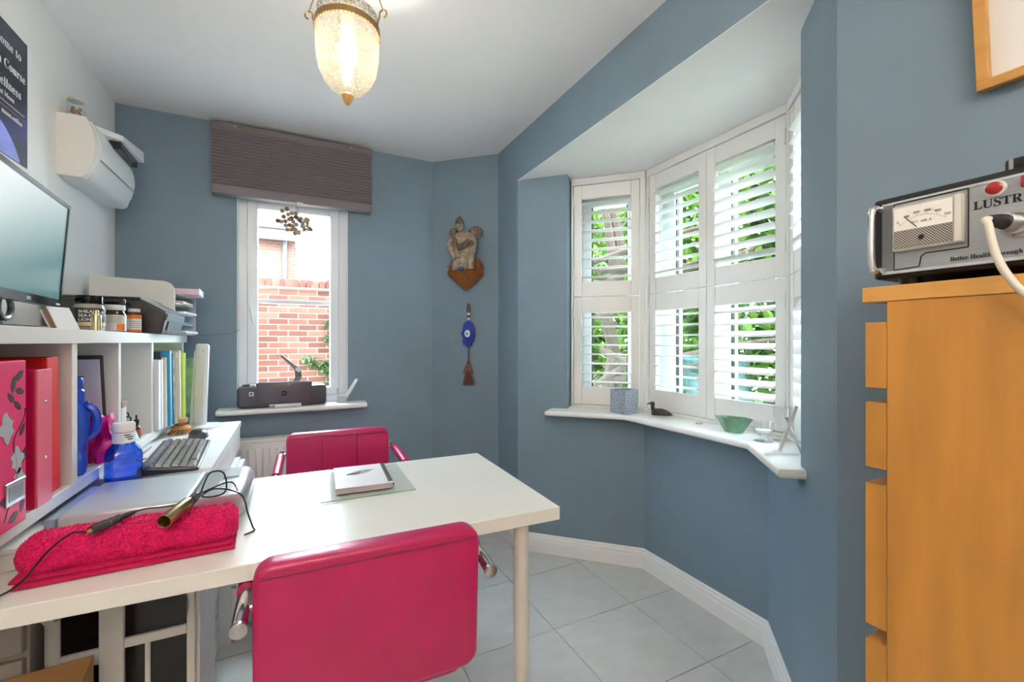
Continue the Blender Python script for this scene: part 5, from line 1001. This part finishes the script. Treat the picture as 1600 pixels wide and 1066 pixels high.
# ------------------------------------------------------------------ outside
grass = M('grass', '#5f7a3a', .95, var=.3, vs_=4)
struct('ground', G().box(-30, 30, 3.2, 40, -.25, -.2).box(2.1, 30, -20, 3.2, -.25, -.2).box(-30, 2.1, -20, YN-.2, -.25, -.2), M('paving', '#9c958c', .9, var=.2, vs_=3))
struct('lawn', G().box(2.3, 9, -3, 5.6, -.2, -.18), grass)
GY = 6.3
bricks_m = [M('brick_'+c_, '#'+c_, .9, var=.18, vs_=9, bump=.5, bs=60) for c_ in ('522c21', '4b271d', '5a3529', '634134')]
gw = struct('garden_wall', G().box(-1.3, 1.6, GY+.004, GY+.20, -.2, 1.875).box(-1.3, 1.6, GY, GY+.02, -.2, .60), M('mortar', '#8d837a', .95))
bme = [mesh('brick', G().rbox(0, .2105, 0, .02, 0, .0615, .002, 1), m_) for m_ in bricks_m]
br_ = random.Random(2)
for r_ in range(17):
    z = .603+r_*.0748
    for k in range(11):
        x = -1.05+k*.2245+(.112 if r_ % 2 else 0)
        share('brick', br_.choice(bme), gw, (x, GY-.004+br_.uniform(-.002, .002), z))
hme = [mesh('brick', G().rbox(0, .068, 0, .215, 0, .100, .002, 1), m_) for m_ in bricks_m]
part('creasing_tile', G().box(-1.2, 1.5, GY-.03, GY+.22, 1.876, 1.898), M('creasing', '#6f6862', .9), gw)
for k in range(32): share('brick', br_.choice(hme), gw, (-1.0+k*.0775, GY-.012, 1.899))
def leaves(n, rnd, place, smin, smax, fold=.25):
    g = G()
    for k in range(n):
        p = Vector(place(rnd)); a = Matrix.Rotation(rnd.uniform(0, 2*PI), 3, 'Z') @ Matrix.Rotation(rnd.uniform(-1.1, 1.1), 3, 'X') @ Matrix.Rotation(rnd.uniform(-.8, .8), 3, 'Y'); s = rnd.uniform(smin, smax)
        loc_ = [(0, -.5, 0), (.26, -.1, fold*.3), (.2, .3, fold*.25), (0, .6, -.08), (-.2, .3, fold*.25), (-.26, -.1, fold*.3), (0, .05, 0)]
        v_ = [p+a @ (Vector(q_)*s) for q_ in loc_]; g.add(v_, [(0, 1, 6), (1, 2, 6), (2, 3, 6), (3, 4, 6), (4, 5, 6), (5, 0, 6)])
    return g
def leafmat(name, c1, c2):
    m = bpy.data.materials.new(name); m.use_nodes = True; nt = m.node_tree; b = nt.nodes['Principled BSDF']; o_ = nt.nodes['Material Output']; tl = nt.nodes.new('ShaderNodeBsdfTranslucent'); mx = nt.nodes.new('ShaderNodeMixShader'); mx.inputs[0].default_value = .4
    geo = nt.nodes.new('ShaderNodeNewGeometry'); rp = nt.nodes.new('ShaderNodeValToRGB'); rp.color_ramp.elements[0].color = lin(c1); rp.color_ramp.elements[1].color = lin(c2)
    nt.links.new(geo.outputs['Random Per Island'], rp.inputs[0]); nt.links.new(rp.outputs[0], b.inputs['Base Color']); nt.links.new(rp.outputs[0], tl.inputs[0]); b.inputs['Roughness'].default_value = .5
    nt.links.new(b.outputs[0], mx.inputs[1]); nt.links.new(tl.outputs[0], mx.inputs[2]); nt.links.new(mx.outputs[0], o_.inputs[0]); return m
lf1 = leafmat('leaf_green', '#173c0c', '#5a8417'); lf2 = leafmat('leaf_fresh', '#245610', '#6f951c'); lf3 = leafmat('ivy_leaf', '#24431a', '#567042')
bark = M('vine_bark', '#443a32', .95, var=.35, vs_=20, bump=.8, bs=30)
t = thing('ivy', 'ivy trailing down the brick garden wall', 'ivy', (.3, GY-.03, -.2), 0)
rn = random.Random(4)
def ivyp(r):
    s = r.random()
    if s < .5: u = r.random(); return (-.15+.55*u+r.uniform(-.05, .05), -.03+r.uniform(-.03, .02), 1.18-.38*u+r.uniform(-.05, .05))
    if s < .75: return (.16+r.uniform(-.09, .09), -.03+r.uniform(-.02, .02), r.choice([1.12, 1.42, 1.62])+r.uniform(-.06, .06))
    return (r.uniform(.0, .25), -.03, .75+r.uniform(-.1, .12))
part('foliage', leaves(420, rn, ivyp, .05, .09), lf3, t, kind='stuff')
part('stem', G().tube(smoothpts([(.3, -.01, .0), (.32, -.012, .6), (.1, -.012, .95), (-.15, -.012, 1.2)], 6), .008, 6), bark, t, smooth=True)
# houses
bh = brickmat('house_brick', '#472921', '#50322a', '#5d544d')
t = thing('brick_house', 'red brick house with grey tiled roof and drainpipe beyond the garden wall', 'house', (-3.0, 13, -.2), 0)
part('wall', G().box(-4, 3.08, 0, 6, 0, 4.35), bh, t); part('roof', G().add([(-4.3, -.35, 4.3), (3.3, -.35, 4.3), (3.3, 3, 6.9), (-4.3, 3, 6.9), (-4.3, -.35, 4.4), (3.3, -.35, 4.4), (3.3, 3, 7.0), (-4.3, 3, 7.0)], [(0, 1, 2, 3), (4, 5, 6, 7), (0, 1, 5, 4), (1, 2, 6, 5), (2, 3, 7, 6), (3, 0, 4, 7)]), M('roof_tile', '#302f31', .9, var=.15, vs_=4, stretch=(1, 1, 8)), t)
part('gutter', G().box(-4.3, 3.3, -.5, -.35, 4.25, 4.38), M('gutter_grey', '#2c3239', .5), t); part('fascia', G().box(-4.2, 3.2, -.34, -.30, 4.0, 4.28), M('fascia_white', '#7a7674', .6), t); part('drainpipe', G().tube([(2.82, -.07, 4.25), (2.82, -.07, 0)], .06, 10), M('gutter_grey', '#6f7d8c'), t, smooth=True)
t = thing('tiled_house', 'house end with pale tiled roof seen behind the brick house', 'house', (-1.2, 19.7, -.2), 0)
part('wall', G().box(-2, 1.9, .3, 5, 0, 3.9), bh, t)
part('roof', G().add([(-2.2, 0, 3.8), (2.15, 0, 3.8), (1.3, 2.4, 5.2), (-2.2, 2.4, 5.2), (-2.2, .1, 3.7), (2.15, .1, 3.7), (1.3, 2.5, 5.1), (-2.2, 2.5, 5.1)], [(0, 1, 2, 3), (4, 5, 6, 7), (0, 1, 5, 4), (1, 2, 6, 5), (2, 3, 7, 6), (3, 0, 4, 7)]), M('roof_tile_pale', '#3e3a38', .9, var=.15, vs_=5, stretch=(1, 1, 9)), t)
t = thing('gabled_house', 'pale gabled house with dark verge beyond the garden wall', 'house', (2.6, 12, -.2), 0)
part('wall', G().ext([(-1.9, 0), (2, 0), (2, 3.0), (.3, 4.6), (-1.9, 2.75)], 'y', 0, 4), M('pale_render', '#5f574e', .9, var=.1), t); part('verge', G().ext([(-2.1, 2.7), (.3, 4.75), (.3, 4.6), (-2.0, 2.6)], 'y', -.15, 0), M('verge_dark', '#1a1a1d', .7), t)
# vine and shrubs by the bay
t = thing('climbing_vine', 'thick twisted climber with fresh green leaves outside the bay window', 'vine', (2.5, 3.1, -.2), 0)
def twist(pts, r, seed):
    rr_ = random.Random(seed); return G().tube(smoothpts([(x+rr_.uniform(-.03, .03), y+rr_.uniform(-.03, .03), z) for x, y, z in pts], 5), r, 9)
part('trunk', twist([(0, 0, 0), (.03, .02, .5), (-.04, 0, .9), (.06, .0, 1.3), (.02, .05, 1.7), (.10, .0, 2.2), (.0, .1, 2.8)], .055, 1), bark, t, smooth=True); part('trunk', twist([(.08, 0, 0), (.0, .05, .6), (.10, -.02, 1.1), (-.02, .03, 1.6), (.05, 0, 2.1), (-.1, .05, 2.9)], .038, 2), bark, t, smooth=True); part('trunk', twist([(-.25, .1, 0), (-.3, .1, .7), (-.28, .12, 1.3), (-.36, .1, 2.0), (-.3, .1, 2.8)], .05, 9), bark, t, smooth=True)
for k in range(14):
    rb_ = random.Random(30+k); z0 = rb_.uniform(1.0, 2.6); x0 = rb_.uniform(-.2, .1); pts = [(x0, 0, z0)]
    dx, dy = rb_.choice([(.5, -.6), (.4, -.9), (-.4, .3), (.6, -.3), (.3, -1.2)])
    for i in range(4): pts.append((pts[-1][0]+dx*.45+rb_.uniform(-.1, .1), pts[-1][1]+dy*.45+rb_.uniform(-.1, .1), pts[-1][2]+rb_.uniform(-.12, .2)))
    part('branch', G().tube(smoothpts(pts, 4), [.028-.0012*i for i in range(17)], 7), bark, t, smooth=True)
rn = random.Random(8)
def vinep(r):
    u = r.random(); cx, cy = .55+.9*u, .35-1.9*u
    return (cx+max(-.4, min(.4, r.gauss(0, .28))), cy+max(-.9, min(.9, r.gauss(0, .45))), max(.2, r.uniform(.3, 3.1)))
part('foliage', leaves(9000, rn, vinep, .07, .14), lf1, t, kind='stuff')
t = thing('laurel_bush', 'broad dense laurel bush filling the garden corner behind the climber', 'bush', (3.9, 5.0, -.2), 0)
part('foliage', leaves(9000, random.Random(21), lambda r: (r.uniform(-1.6, 1.5), r.uniform(-.55, .9)-.25*r.random(), r.uniform(.1, 4.4)), .12, .22), lf2, t, kind='stuff')
for k in range(4): part('stem', twist([(-.9+.6*k, 0, 0), (-.8+.6*k, .1, 1.2), (-1+.65*k, .0, 2.6)], .05, 60+k), bark, t, smooth=True)
t = thing('garden_tree', 'bright green leafy tree across the lawn beyond the shutters', 'tree', (5.7, 2.1, -.2), 0)
part('trunk', twist([(0, 0, 0), (.05, 0, 1), (-.05, .05, 2), (.0, 0, 3.2)], .09, 5), bark, t, smooth=True)
for k in range(6):
    a = k*1.05; part('branch', twist([(0, 0, 1.4+.25*k), (.4*math.cos(a), .4*math.sin(a), 1.8+.25*k), (.9*math.cos(a), .9*math.sin(a), 2.1+.25*k)], .035, 40+k), bark, t, smooth=True)
part('foliage', leaves(9000, random.Random(12), lambda r: (max(-1.2, min(1.2, r.gauss(0, .75))), max(-2.2, min(2.2, r.gauss(0, 1.1))), r.uniform(.9, 4.6)), .09, .18), lf2, t, kind='stuff')
t = thing('hedge_shrub', 'dark green rounded shrub at the garden boundary', 'shrub', (6.2, -2.2, -.2), 0)
part('foliage', leaves(6000, random.Random(14), lambda r: (max(-.8, min(.8, r.gauss(0, .4))), max(-1.9, min(1.9, r.gauss(0, 1.3))), max(.5, min(4.2, r.gauss(2.6, .8)))), .10, .18), lf1, t, kind='stuff'); part('stem', twist([(0, 0, 0), (.05, .05, 1), (0, 0, 2.2)], .06, 77), bark, t, smooth=True)
single('boundary_wall', G().box(0, .22, -9, 3, 0, 1.75).box(-.03, .25, -9.02, 3.02, 1.75, 1.82), bh, 'long brick boundary wall across the lawn from the bay', 'wall', (7.2, 1.5, -.2))
t = thing('water_butt', 'teal garden water butt standing outside the bay window', 'water butt', (3.15, 2.52, -.2), 0)
part('barrel', G().lathe([(.24, 0), (.27, .3), (.28, .6), (.27, .95), (.25, 1.25)], 24), M('teal_plastic', '#2b4d4b', .45), t, smooth=True); part('lid', G().lathe([(.26, 1.25), (.26, 1.28), (.1, 1.32)], 24), M('teal_plastic_dark', '#3f7472', .45), t, smooth=True)
for z in (.35, .65, .95): part('hoop', G().lathe([(.278, z), (.290, z+.01), (.278, z+.02)], 24, None, True), M('teal_plastic_dark', '#3f7472'), t, smooth=True)
